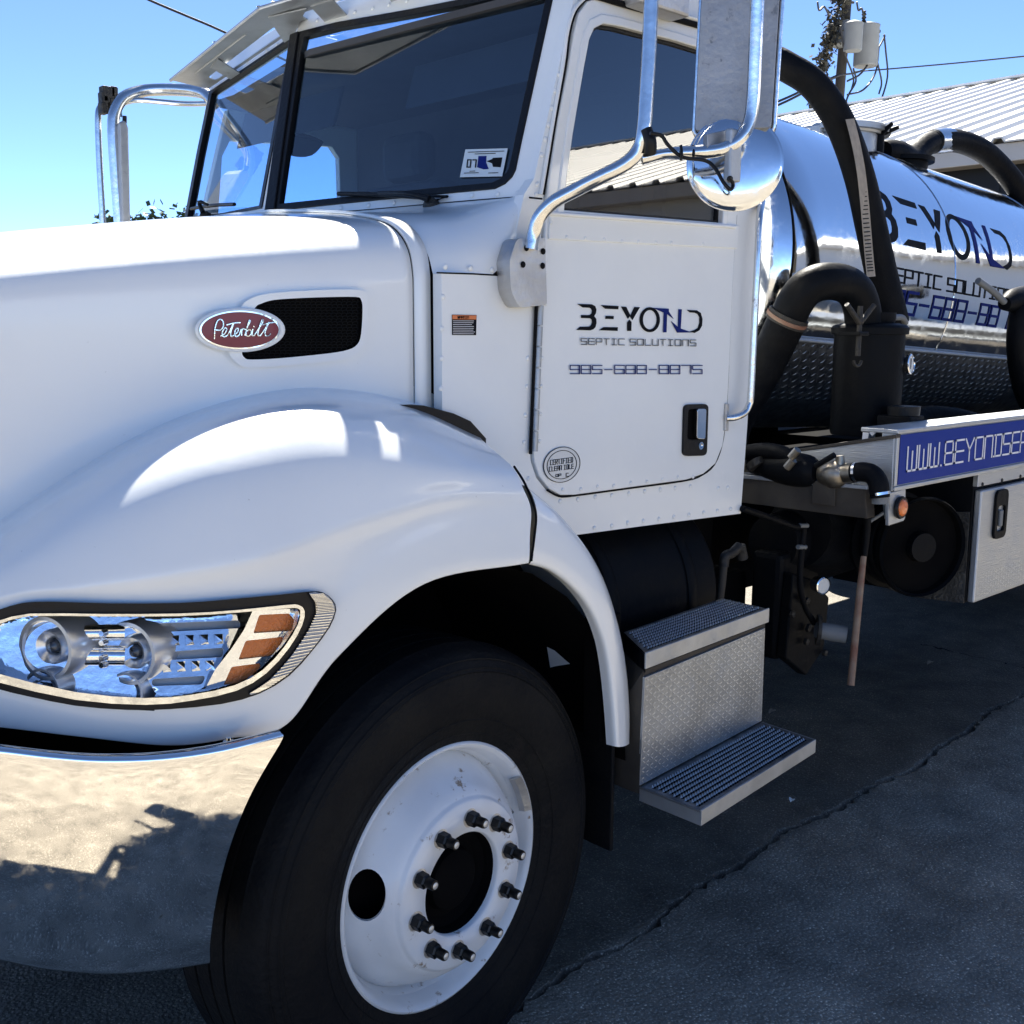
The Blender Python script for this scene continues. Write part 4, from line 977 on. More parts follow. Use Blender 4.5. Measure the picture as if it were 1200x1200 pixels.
    rivets([NM(u, v, -.002) for u, v in z3([(460, 688), (550, 683), (622, 680)], (400, 0), 3)+[(340, 250.5), (370, 247.5), (400, 244), (432, 241), (462, 238.3)]], -NN, .0068, M['panel'], cabo)
    rivets([NM(u, v, -.002) for u, v in [(372, 24), (385, 21), (402, 17), (416, 14.5), (437, 10), (456, 6), (477, 1.5)]], -NN, .006, M['panel'], cabo)
    rivets([FM(u, v, -.002) for u, v in [(275, 81), (290, 73), (313, 60), (325, 53)]], -FN, .006, M['panel'], cabo)
    # ---- roof, back wall, floor, interior
    rs = [(2.03, 2.50), (2.05, 2.54), (2.16, 2.60), (2.3, 2.65), (2.6, 2.70), (2.80, 2.69), (2.85, 2.64), (2.848, 2.50)]
    sheet('roof_side', rs, planeY(PY+.004), M['panel'], cabo, [], .03, None, False, .01)
    sheet('roof_side', [(x+(.13 if x < 2.2 else .05 if x < 2.4 else 0), z) for x, z in rs], planeY(2*YC-PY-.034), M['panel'], cabo, [], .03, None, False, .01)
    rr = [[Vector((x+(0 if y < 3 else .13 if x < 2.2 else .05 if x < 2.4 else 0), y, z)) for x, z in rs] for y in (PY+.02, 2*YC-PY-.02)]
    vs = rr[0]+rr[1]; mesh('roof', vs, [(i, i+1, i+9, i+8) for i in range(7)], M['panel'], cabo)
    g0 = [at(668, -14, y=PY-.012), at(730, 5, y=PY-.012), at(815, 29, y=PY-.012), at(880, 48, y=PY-.012)]
    tube('roof_gutter', g0, .008, M['seam'], cabo, 8); tube('roof_gutter', [p+Vector((0, -.004, .013)) for p in g0], .006, M['panel'], cabo, 8)
    lt = box('roof_bracket', at(757, 4, y=1.86)+Vector((-.02, 0, 0)), at(795, 3, y=1.90)+Vector((.0, .05, .05)), M['castalu'], cabo, .008)
    mesh('back_wall', boxv((2.80, PY+.03, 1.14), (2.83, 2*YC-PY-.03, 2.6)), BOXF, M['panel'], cabo)
    mesh('interior_back', boxv((2.74, PY+.035, 1.2), (2.78, 2*YC-PY-.035, 2.55)), BOXF, M['fabric'], cabo)
    mesh('headliner', boxv((2.12, PY+.04, 2.50), (2.78, 2*YC-PY-.04, 2.53)), BOXF, M['headl'], cabo)
    prism('header_panel', [(2.025, PY+.03, 2.502), (1.905, YC, 2.49), (2.13, 2*YC-PY-.03, 2.502), (2.25, 2*YC-PY-.03, 2.502), (2.25, PY+.03, 2.502)], (0, 0, .018), M['headl'], cabo, 0)
    mesh('floor', boxv((1.62, PY+.03, 1.15), (2.8, 2*YC-PY-.03, 1.2)), BOXF, M['matte'], cabo)
    box('dashboard', (1.86, PY+.06, 1.6), (2.12, 2*YC-PY-.06, 1.985), M['fabric'], cabo, .03)
    box('instrument_hood', (1.94, 2.15, 1.98), (2.10, 2.65, 2.04), M['fabric'], cabo, .02)
    for y0 in (2.12, 3.05):
        box('seat_back', (2.52, y0, 1.55), (2.66, y0+.5, 2.22), M['fabric'], cabo, .05); box('seat_cushion', (2.15, y0, 1.42), (2.6, y0+.5, 1.58), M['fabric'], cabo, .05)
        box('headrest', (2.54, y0+.13, 2.23), (2.64, y0+.37, 2.40), M['fabric'], cabo, .04)
    ring = [Vector((2.25+.0*cos(a)+.12*sin(a), 2.38+.22*cos(a), 1.97+.19*sin(a))) for a in [2*pi*k/28 for k in range(29)]]
    tube('steering_wheel', ring, .014, M['black'], cabo, 8, 0)
    tube('steering_column', [(2.25, 2.38, 1.97), (2.05, 2.38, 1.75)], .03, M['black'], cabo, 8, 0)
    for y0, y1 in ((2.10, 2.72), (3.1, 3.72)): prism('sun_visor', [(2.16, y0, 2.47), (2.16, y1, 2.47), (2.12, y1, 2.34), (2.12, y0, 2.34)], (.015, 0, .005), M['headl'], cabo, .004)
    sheet('interior_mirror', smoothpoly([(341, 158), (358, 157), (377, 164), (378, 170), (366, 182), (350, 183), (341, 178)], 3), pxY(3.3), M['headl'], cabo, [], .02, None, False, .004)
    tube('mirror_stem', [at(343, 158, y=3.3), at(375, 165, y=3.3)], .006, M['chrome'], cabo, 8, 0)
def logo():
    O_ = lambda cx, cy, rx, ry, n=32: [(cx+rx*cos(2*pi*k/n), cy+ry*sin(2*pi*k/n)) for k in range(n)]
    blk = [([(160, 157), (262, 160), (285, 172), (294, 195), (291, 222), (278, 243), (293, 262), (295, 290), (288, 320), (272, 336), (250, 343), (153, 340), (180, 317), (245, 316), (258, 306), (264, 288), (262, 268), (250, 258), (187, 256), (187, 235), (248, 235), (262, 222), (264, 203), (258, 190), (245, 184), (198, 182)], []),
           ([(325, 165), (450, 172), (448, 195), (357, 191)], []), ([(360, 241), (416, 242), (415, 264), (358, 262)], []), ([(313, 342), (345, 320), (445, 321), (443, 347)], []),
           ([(468, 175), (504, 177), (533, 238), (516, 262)], []), ([(562, 178), (600, 180), (548, 270), (531, 246)], []), ([(511, 288), (527, 268), (541, 284), (540, 347), (511, 347)], []),
           (O_(670, 268, 71, 88), [O_(670, 268, 49, 68)]),
           ([(930, 199), (1000, 202), (1028, 220), (1040, 262), (1037, 310), (1018, 343), (985, 361), (950, 352), (985, 340), (1008, 325), (1019, 290), (1019, 250), (1006, 228), (985, 219), (952, 217)], [])]
    blu = [([(690, 184), (802, 191), (803, 212), (836, 263), (790, 228), (786, 357), (762, 357), (768, 219)], []),
           ([(818, 277), (862, 315), (868, 318), (871, 195), (894, 195), (886, 330), (966, 358), (862, 359)], [])]
    return blk, blu
cab()

# ---- inspection sticker behind the windscreen
def sticker():
    s = sheet('inspection_sticker', [(544.5, 174.5), (594, 173.2), (587.5, 206), (538, 207)], lambda u, v, w_: NM(u, v, w_+.003), M['paper'], T, [], .001)
    f = lambda u, v, w_: NM(u, v, w_+.002)
    multi('sticker_number', strokes([[(547.3+a-(b-6)*-.12, 195.5-b) for a, b in pl_] for pl_ in text('07', 0, 0, 3.8, 2.4, 8.5)], 1.25, f, .0006), M['ink'], s)
    sheet('state_shape', [(560, 182.5), (569.5, 182.2), (569, 190), (572, 197.5), (566, 198), (558.5, 195.6)], f, M['inkblue'], s, [], .0006)
    sheet('sticker_emblem', [(569.5, 188.5), (576, 186), (577, 184.5), (588, 184), (586, 195.5), (577, 195), (576, 191)], f, M['seam'], s, [], .0006)
    multi('sticker_text', strokes([[(548, 178), (590, 176.6)], [(556, 180), (580, 179.4)], [(543.5, 202.5), (560, 202)], [(572, 202.4), (583, 202)], [(550, 200.4), (556, 200)]], .7, f, .0005), M['ink'], s, kind='stuff')
sticker()

# ---- drop visor above the glass
def visor():
    Fp, Cc, R1, R0_ = at(200, 94, y=3.76), at(305, 9.5, y=2.9), FM(246, 105, -.006), FM(350, 34, -.006)
    def bil(u, v):       # u 0 far end..1 centre, v 0 front..1 rear
        return (Fp.lerp(Cc, u)).lerp(R1.lerp(R0_, u), v)
    nrm = (Cc-Fp).cross(R1-Fp).normalized()
    if nrm.z > 0: nrm = -nrm
    P = lambda u, v, w_: bil(u, v)-nrm*w_
    v_ = bpy.data.objects.new('sun_visor_outer', None); COL.objects.link(v_); v_.parent = T; v_.name = 'drop_visor'
    sheet('visor_half', [(0, 0), (1, 0), (1, 1), (0, 1)], P, M['alu'], v_, [rnd([(.16, .66), (.93, .60), (.93, .92), (.14, .90)], .05, 4)], .003, .12)
    tube('visor_edge', [bil(0, 0), bil(1, 0)], .006, M['alu'], v_, 8, 0)
    tube('visor_ridge', [bil(.18, .30), bil(.75, .30)], .004, M['alu'], v_, 8, 0)
    pr = lambda q: [bil(a, b) for a, b in q]
    prism('visor_bracket', [bil(.30, .42), bil(.42, .36), bil(.40, 1.02)+nrm*.02, bil(.29, 1.02)+nrm*.02], nrm*.004, M['alu'], v_, 0)
    prism('visor_bracket', [bil(.97, .28), bil(1.2, .60)+nrm*.01, bil(.86, 1.12)+nrm*.02], nrm*.004, M['alu'], v_, 0)
    # near half
    Np = NM(640, -60, 0)+Vector((-.075, .03, .03)); NR = NM(640, -60, -.006)
    def bil2(u, v): return Cc.lerp(Np, u).lerp(R0_.lerp(NR, u), v)
    n2 = (Np-Cc).cross(R0_-Cc).normalized()
    if n2.z > 0: n2 = -n2
    sheet('visor_half', [(0, 0), (1, 0), (1, 1), (0, 1)], lambda u, v, w_: bil2(u, v)-n2*w_, M['alu'], v_, [rnd([(.08, .55), (.93, .55), (.93, .9), (.08, .9)], .05, 4)], .003, .12)
    tube('visor_edge', [bil2(0, 0), bil2(1, 0)], .006, M['alu'], v_, 8, 0)
    for u in (.16, .45, .8): prism('visor_bracket', [bil2(u, .4), bil2(u+.1, .4), bil2(u+.1, 1.02)+n2*.03, bil2(u, 1.02)+n2*.03], n2*.004, M['alu'], v_, 0)
    rivets([bil(u, 0)+Vector((0, 0, .006)) for u in (.55, .99)]+[bil2(u, 0)+Vector((0, 0, .006)) for u in (.06, .2, .35, .5)], (0, 0, 1), .008, M['chrome'], v_, 'visor_bolt')
visor()

# ---- wipers
def wiper(piv, elbow, tip0, tip1, M_, nm='wiper'):
    p = M_(*piv, -.02)
    w_ = lathe(nm, [(.022, -.02), (.022, 0), (.014, .012), (.0001, .016)], p, (-.55, -.35, .75), M['grime'], T, 16)
    tube('wiper_arm', [p+Vector((-.012, -.008, .012)), M_(*elbow, -.05), M_(*((tip0[0]+tip1[0])/2, (tip0[1]+tip1[1])/2), -.03)], [.009, .007, .005], M['black'], w_, 8, 3)
    tube('wiper_blade', [M_(*tip0, -.012), M_(*((tip0[0]+tip1[0])/2, (tip0[1]+tip1[1])/2-1), -.014), M_(*tip1, -.012)], .006, M['black'], w_, 8, 3)
wiper((511, 243), (492, 236), (400, 229), (505, 234), NM)
wiper((247, 256), (250, 243), (228, 246), (279, 241), FM)
tube('wiper_link', [NM(500, 231.5, -.01), NM(528, 232.5, -.012), NM(514, 237, -.012)], .004, M['black'], T, 6, 0)

# ---- mirrors
def near_mirror():
    mt = sheet('mirror_mount', rnd([(606, 279), (639, 279), (641, 357), (609, 361), (599, 342), (597, 305)], [6, 2, 3, 6, 8, 8], 4), pxY(1.885), M['castalu'], T, [], .045, None, False, .012)
    rivets([at(a, b, y=1.884) for a, b in ((617, 290.5), (613, 310), (636.5, 294.5), (636, 311.5))], (0, -1, 0), .008, M['seam'], mt, 'mount_bolt')
    def tb(nm, pts, r, m=M['tube']): return tube(nm, [at(a, b, y=c) for a, b, c in pts], r, m, T, 20, 6)
    tb('mirror_arm', [(622, 292, 1.88), (626, 272, 1.875), (633, 253, 1.86), (650, 236, 1.83), (676, 222, 1.79), (705, 207, 1.74), (733, 192, 1.70), (748, 176, 1.68), (754, 155, 1.67), (757.5, 110, 1.67), (761.5, 40, 1.67), (765, -60, 1.67)], [.0165]*12)
    tb('mirror_outrigger', [(752, 186, 1.68), (775, 181, 1.65), (795, 179.5, 1.62), (825, 178, 1.58), (848, 174, 1.55), (866, 163, 1.53), (877, 146, 1.52), (882, 120, 1.515), (885, 60, 1.51), (890, -60, 1.50)], [.014, .012, .015, .0155, .0155, .0155, .0155, .0155, .0155, .0155])
    tb('clamp_fitting', [(757, 152, 1.66), (762, 166, 1.65), (762, 180, 1.655)], .014, M['black'])
    tb('mirror_cable', [(762, 156, 1.63), (775, 159, 1.62), (783, 170, 1.61), (800, 184, 1.59), (826, 188, 1.57), (838, 197, 1.55), (848, 214, 1.53), (856, 222, 1.52), (859, 216, 1.52), (855, 208, 1.52)], .0042, M['black'])
    for a in (798, 812): tb('cable_tie', [(a, 171, 1.597), (a+1, 180, 1.585), (a, 187, 1.597)], .0032, M['black'])
    # head: shallow box shell seen from its back
    C0 = at(866, 20, y=1.60); e = Vector((.52, -.854, 0)); n = Vector((.80, .49, .0)).normalized(); n = (n-e*n.dot(e)).normalized(); up = Vector((.012, -.02, 1)).normalized()
    s = (C0-CAM).dot(_f)/FPX
    f = lambda u, v, w_: C0+e*(u*s)+up*(-v*s)+n*w_
    prof = rnd([(-50, -170), (50, -170), (50, 131), (-50, 131)], 11, 5)
    mh = sheet('mirror_head', grow(prof, -5.5), f, M['mirror_shell'], T, [], .045, None, False, .012)
    sheet('mirror_rim', prof, lambda u, v, w_: f(u, v, w_+.03), M['tube'], mh, [grow(prof, -5)], .028, None, False, .004)
    sheet('mirror_seal', grow(prof, -4.5), lambda u, v, w_: f(u, v, w_+.034), M['black'], mh, [grow(prof, -7)], .01)
    sheet('mirror_glass', grow(prof, -3), lambda u, v, w_: f(u, v, w_+.046), M['chrome'], mh, [], .003)
    # round convex mirror below, seen from behind
    c = at(861, 191, y=1.60); dz = (c-CAM).dot(_f)/FPX; R_ = 55*dz; nb = Vector((-.76, -.62, .10)).normalized()
    prof = [(R_*.98, -.008), (R_*1.02, -.004), (R_*1.02, .002), (R_*.985, .004)]+[(R_*cos(t)*.98, .004+.018*sin(t)) for t in [k*pi/2/9 for k in range(1, 9)]]+[(.0001, .022)]
    rm = lathe('round_mirror', prof, c, nb, M['steel'], T, 48, 60)
    lathe('round_mirror_glass', [(R_*.98, -.007), (.0001, -.012)], c, nb, M['chrome'], rm, 40)
    b0 = at(859, 168, y=1.54); box('mirror_bracket', b0+Vector((-.022, -.01, -.085)), b0+Vector((.022, .008, .03)), M['alu'], rm, .004)
    pxq = [(829, 157), (860, 150), (860, 170), (829, 172)]
    prism('mirror_strap', [at(a, b, y=1.565) for a, b in pxq], (.01, .02, 0), M['alu'], rm, .002)
    lathe('mirror_stud', [(.007, 0), (.007, .012), (.0001, .014)], at(855, 211, y=1.535), nb, M['black'], rm, 12)
near_mirror()
def far_mirror():
    Y = 4.12
    def tb(nm, pts, r, m=M['tube']): return tube(nm, [at(a, b, y=c) for a, b, c in pts], r, m, T, 16, 6)
    tb('mirror_arm', [(252, 122, 3.84), (240, 110, 3.9), (222, 106, 3.98), (190, 105, 4.08), (165, 107, Y), (146, 114, Y), (136, 128, Y), (133, 150, Y), (136, 200, Y), (141, 266, Y)], .0225)
    tb('mirror_brace', [(250, 121, 3.86), (215, 121.5, 4.0), (168, 117.5, 4.1), (150, 119, 4.12), (140, 124, 4.12)], .010)
    tb('mirror_outrigger', [(126, 118, 4.2), (118, 125, 4.22), (115, 140, 4.22), (117, 200, 4.22), (121, 268, 4.22)], .012)
    for k in range(9):
        a = at(random.uniform(119, 137), random.uniform(108, 132), y=4.18); box('clamp_plate', a-Vector((.012, .02, .02)), a+Vector((.014, .02, .022)), M['grime'], T, .004)
    tb('clamp_bolt', [(135, 103, 4.17), (135, 140, 4.17)], .010, M['grime'])
    q = [(139, 143), (147, 140), (150.5, 150), (153, 262), (152, 268), (143, 268)]
    prism('mirror_head', [at(a, b, y=4.05) for a, b in q], (.05, .16, 0), M['mirror_shell'], T, .008)
    tb('mirror_bolt', [(146, 136, 4.06), (146, 144, 4.06)], .008, M['black'])
far_mirror()
tube('grab_handle', [at(a, b, y=c) for a, b, c in ((893, 236, 1.93), (890, 255, 1.895), (888, 300, 1.885), (884, 380, 1.885), (880, 460, 1.885), (878, 474, 1.887), (872, 484, 1.892), (861, 489, 1.90), (851, 490, 1.915))], .0105, M['tube'], T, 16, 6)
prism('grab_handle_base', [at(a, b, y=1.915) for a, b in ((851, 473), (855, 473), (854, 505), (850, 505))], (0, .014, 0), M['castalu'], T, .002)

# ================================================================== TANK
TA = Vector((3.5, YC, 1.96)); TD = Vector((1, 0, -.05)).normalized(); TR = .665; TZ = Vector((.05, 0, 1)).normalized()
def tk(s, arc, off=0):
    a = arc/TR; return TA+TD*s+(Vector((0, -1, 0))*cos(a)+TZ*sin(a))*(TR+off)
def tank():
    L_ = 4.9
    t = lathe('tank', [(.0001, -.175), (.14, -.17), (.30, -.148), (.45, -.112), (.56, -.072), (.625, -.034), (.655, -.008), (TR-.004, .004), (TR, .012)]+[(TR, .2+i*.45) for i in range(11)]+[(TR, L_), (.63, L_+.05), (.4, L_+.15), (.0001, L_+.18)], TA, TD, M['steel'], T, 96, 30)
    for s, w_ in ((.005, .004), (1.30, .002), (2.55, .002), (3.8, .002)):
        lathe('tank_seam', [(TR+.0005, s-w_), (TR+.003, s), (TR+.0005, s+w_)], TA, TD, M['seam'] if s < .1 else M['steel'], t, 96)
    # lettering
    blk, blu = logo(); K = .00153; KV = .00124
    LP = lambda q: [(.585+(a-155)*K, .125+(342-b+(a-155)*.018)*KV) for a, b in q]
    f = lambda u, v, w_: tk(u, v, .0015-w_)
    f2 = lambda u, v, w_: tk(u, v, .0022-w_)
    [multi('logo_letter', [sheetv(LP(p), [LP(h) for h in hs], f, .0012, .04)], M['ink'], t) for p, hs in blk]
    [multi('logo_letter', [sheetv(LP(p), [LP(h) for h in hs], f2, .0012, .04)], M['inkblue'], t) for p, hs in blu]
    letters('company_letter', 'SEPTIC SOLUTIONS', .668, -.028, .066, .0205, .055, .0075, f, M['ink'], t, .42, 3)
    letters('phone_digit', '985-688-8875', .65, -.150, .090, .0275, .090, .0125, f, M['inkblue'], t, .5, 3)
    # diamond-plate wrap round the lower tank
    vs = []; ns = 40; na = 14; R_ = TR+.004
    for i in range(ns+1):
        for j in range(na+1):
            vs.append(tk(.04+4.75*i/ns, -.30-.60*j/na, .006))
    fs = [(i*(na+1)+j, i*(na+1)+j+1, (i+1)*(na+1)+j+1, (i+1)*(na+1)+j) for i in range(ns) for j in range(na)]
    o = mesh('belly_plate', vs, fs, M['tread'], t, True)
    vv = []
    for i in range(70):
        for j in range(9):
            c = (.06+i*.033, -.315-j*.033); d = .010 if (i+j) % 2 else -.010
            vv.append(([tk(c[0]-.011, c[1]-d, .0065), tk(c[0], c[1]-.003, .0085), tk(c[0]+.011, c[1]+d, .0065), tk(c[0], c[1]+.003, .0085)], [(0, 1, 2, 3)]))
    multi('belly_tread', vv, M['alu'], t, kind='stuff')
    tube('belly_rail', [tk(.03, -.298, .012), tk(4.7, -.298, .012)], .009, M['alu'], t, 8, 0)
    prism('data_plate', [tk(-.02, -.262, .004), tk(.16, -.262, .004), tk(.16, -.284, .004), tk(-.02, -.284, .004)], (0, -.003, 0), M['brushed'], t, 0)
    # manway collar and lid on top
    c = at(988, 172, y=YC-.05); c.z = at(988, 150, y=YC-.05).z-.165
    lathe('manway', [(.17, -.05), (.17, .12), (.185, .12), (.19, .13), (.21, .132), (.212, .158), (.20, .164), (.0001, .175)], c, TZ, M['alu'], t, 40)
    h = at(1031, 158, y=YC-.22)
    tube('lid_clamp', [h+Vector((0, 0, -.16)), h], .022, M['iron'], t, 10, 0)
    for k in range(5):
        a = 2*pi*k/5+.5; tube('lid_handwheel', [h, h+Vector((.085*cos(a), .085*sin(a), .035))], [.014, .009], M['iron'], t, 8, 0)
    box('lid_hinge', at(957, 155, y=YC)-Vector((.05, .05, .05)), at(957, 155, y=YC)+Vector((.05, .05, .03)), M['alu'], t, .01)
    # dark vent elbow and top hose
    tube('vent_elbow', [at(a, b, y=2.75) for a, b in ((1034, 178), (1040, 179), (1050, 183), (1063, 189), (1074, 180), (1084, 171), (1094, 166))], [.05, .062, .075, .075, .062, .058, .056], M['hose'], T, 18)
    tube('hose_clamp', [at(1094, 166, y=2.75), at(1112, 164.5, y=2.74)], .062, M['tube'], T, 18, 0)
    tube('top_hose', [at(a, b, y=c_) for a, b, c_ in ((1092, 167, 2.75), (1105, 165, 2.74), (1125, 166, 2.72), (1150, 176, 2.68), (1172, 195, 2.64), (1192, 220, 2.6), (1215, 258, 2.56), (1236, 320, 2.5), (1245, 400, 2.42))], .058, M['hose'], T, 18)
    lathe('vent_base', [(.10, -.03), (.10, .02), (.13, .02), (.13, .04), (.0001, .05)], at(1062, 196, y=2.72), TZ, M['iron'], t, 24)
    return t
tank()

# ---- vacuum plumbing between the cab and the tank
def plumbing():
    def tb(nm, pts, r, m, par=T, n=22): return tube(nm, [at(a, b, y=c) for a, b, c in pts], r, m, par, n, 7)
    hs = tb('suction_hose', [(*proj((3.36, 2.95, 2.20)), 2.95), (*proj((3.22, 2.80, 2.46)), 2.80), (*proj((3.14, 2.58, 2.60)), 2.58), (878, 64, 2.38), (905, 70, 2.30), (925, 80, 2.25), (950, 96, 2.2), (973, 124, 2.16), (992, 162, 2.13), (1008, 210, 2.11), (1020, 262, 2.09), (1032, 318, 2.07), (1043, 366, 2.05), (1046, 378, 2.05)], [.050, .050, .050, .050, .050, .050, .051, .052, .053, .054, .056, .058, .060, .060], M['hose'], T, 26)
    # printed strip following the camera-side of the hose
    pts = [(996, 140, 2.07), (1003, 168, 2.055), (1009, 200, 2.04), (1013, 235, 2.03), (1016, 270, 2.02), (1018.5, 300, 2.01), (1021, 325, 2.0)]
    c1 = catmull([Vector(p) for p in pts], 6); vs = []
    for p in c1:
        a = at(p.x-5.2, p.y, y=p.z); b = at(p.x+5.0, p.y-1.2, y=p.z+.004); vs += [a, b]
    mesh('printed_stripe', vs, [(2*i, 2*i+1, 2*i+3, 2*i+2) for i in range(len(c1)-1)], M['tan'], hs)
    sg = []
    for k in range(26):
        t = k/26; j = 12+t*(len(c1)-14); p = c1[int(j)]; 
        sg.append([(p.x-3.0, p.y+(j % 1)*5), (p.x+2.8, p.y+(j % 1)*5-.5)])
    multi('stripe_print', strokes(sg, 1.3, lambda u, v, w_: at(u, v, y=2.0+(325-v)*.00036)+Vector((0, w_, 0)), .0006), M['ink'], hs, kind='stuff')
    # big goose-neck pipe
    tb('gooseneck_pipe', [(1012, 382, 1.95), (1010, 362, 1.95), (1003, 343, 1.955), (988, 332, 1.97), (965, 330, 1.99), (945, 338, 2.02), (931, 356, 2.05), (922, 376, 2.08)], [.062]*8, M['iron'], T, 26)
    tb('pipe_elbow', [(922, 376, 2.08), (905, 412, 2.14), (884, 452, 2.2), (862, 490, 2.26), (850, 530, 2.3)], [.066]*5, M['hose'], T, 26)
    tb('pipe_clamp', [(925, 368, 2.07), (919.5, 379, 2.085)], .070, M['grime'], T, 26)
    tb('clamp_band', [(923.5, 371, 2.073), (921.5, 375, 2.079)], .0725, M['stick'], T, 26)
    # moisture trap
    c = at(1013, 500, y=1.95); c.z = at(1013, 515, y=1.85).z-.0; R_ = .118; H = at(1013, 380, y=1.95).z-c.z
    mt = lathe('moisture_trap', [(.0001, 0), (R_*.97, 0), (R_, .012), (R_*1.01, H-.035), (R_*1.10, H-.034), (R_*1.11, H-.012), (R_*1.05, H-.004), (R_*.8, H+.004), (.0001, H+.008)], c, (0, 0, 1), M['iron'], T, 48, 30)
    top = c+Vector((0, 0, H+.01))
    h = at(1008, 366, y=1.84)
    tube('wing_bolt', [h+Vector((0, 0, -.14)), h+Vector((0, 0, .02))], .0085, M['grime'], mt, 10, 0)
    for sx in (-1, 1): tube('wing_handle', [h+Vector((0, 0, -.035)), h+Vector((.068*sx, -.01*sx, .024))], [.010, .0085], M['grime'], mt, 10, 0)
    box('lid_lug', h+Vector((-.03, -.02, -.075)), h+Vector((.03, .06, -.062)), M['iron'], mt, .003)
    tube('eye_bolt', [h+Vector((.024*cos(a), 0, -.155+.018*sin(a))) for a in [pi*k/6+pi for k in range(7)]], .005, M['grime'], mt, 8, 0)
    lathe('top_port', [(.075, -.01), (.08, .01), (.08, .03)], top+Vector((.01, 0, 0)), (0, 0, 1), M['iron'], mt, 24)
    s_ = tb('strap_end', [(1032, 383, 1.9), (1042, 374, 1.9), (1056, 372, 1.92), (1061, 378, 1.95)], .011, M['galv'])
    g = at(1064, 427, y=1.84); gx = Vector((.12, -.99, .05))
    gg = lathe('vacuum_gauge', [(.0001, -.045), (.026, -.045), (.028, 0), (.034, 0), (.035, .012), (.031, .014), (.030, .010)], g, gx, M['chrome'], T, 28)
    lathe('gauge_dial', [(.031, .009), (.0001, .009)], g, gx, M['gauge'], gg, 24)
    tube('gauge_needle', [g+gx*.0105+Vector((0, 0, -.016)), g+gx*.0105+Vector((0, 0, .02))], .0015, M['ink'], gg, 6, 0)
    box('gauge_block', g+Vector((-.06, .03, -.08)), g+Vector((-.0, .10, .0)), M['iron'], T, .01)
    # lower deck hoses and foreign bits seen behind the rail
    tb('deck_hose', [(1040, 520, 2.2), (1075, 492, 2.2), (1110, 490, 2.15), (1145, 498, 2.1), (1175, 508, 2.1)], .05, M['hose'])
    tb('coiled_hose', [(1205, 350, 1.95), (1196, 375, 1.95), (1194, 410, 1.95), (1200, 450, 1.95), (1212, 480, 1.95)], .05, M['hose'])
    tb('valve_lever', [(1146, 329, 2.02), (1163, 341, 2.0), (1177, 354, 1.98)], .014, M['galv'])
    tb('valve_body', [(1177, 356, 1.98), (1188, 352, 1.98), (1205, 349, 1.98)], [.028, .05, .055], M['iron'])
    p = at(1083, 497, y=1.72)
    bl = box('hose_block', p+Vector((-.10, 0, -.045)), p+Vector((.0, .12, .03)), M['hose'], T, .006)
    for k in range(5): tube('cable_bundle', [p+Vector((-.0+k*.016, .0, -.03)), p+Vector((-.0+k*.016, .10, -.03))], .009, M['galv'], T, 8, 0)
    for k in range(5): tube('cable_bundle', [p+Vector((-.0+k*.016, .0, -.008)), p+Vector((-.0+k*.016, .10, -.008))], .009, M['galv'], T, 8, 0)
    lathe('hose_cap', [(.0001, 0), (.052, 0), (.054, .03), (.0001, .034)], p+Vector((-.05, .05, .03)), (0, 0, 1), M['black'], T, 20)
    w_ = at(1021, 514, y=1.72)
    mesh('plastic_scrap', [w_+Vector(v) for v in ((-.022, 0, -.012), (.02, 0, -.012), (.026, 0, .018), (.006, 0, .008), (-.018, 0, .02), (-.022, .02, -.012), (.02, .02, -.012), (.026, .02, .018), (.006, .02, .008), (-.018, .02, .02))], [(0, 1, 2, 3, 4), (5, 6, 7, 8, 9), (0, 1, 6, 5), (1, 2, 7, 6), (2, 3, 8, 7), (3, 4, 9, 8), (4, 0, 5, 9)], M['white'], T)
plumbing()

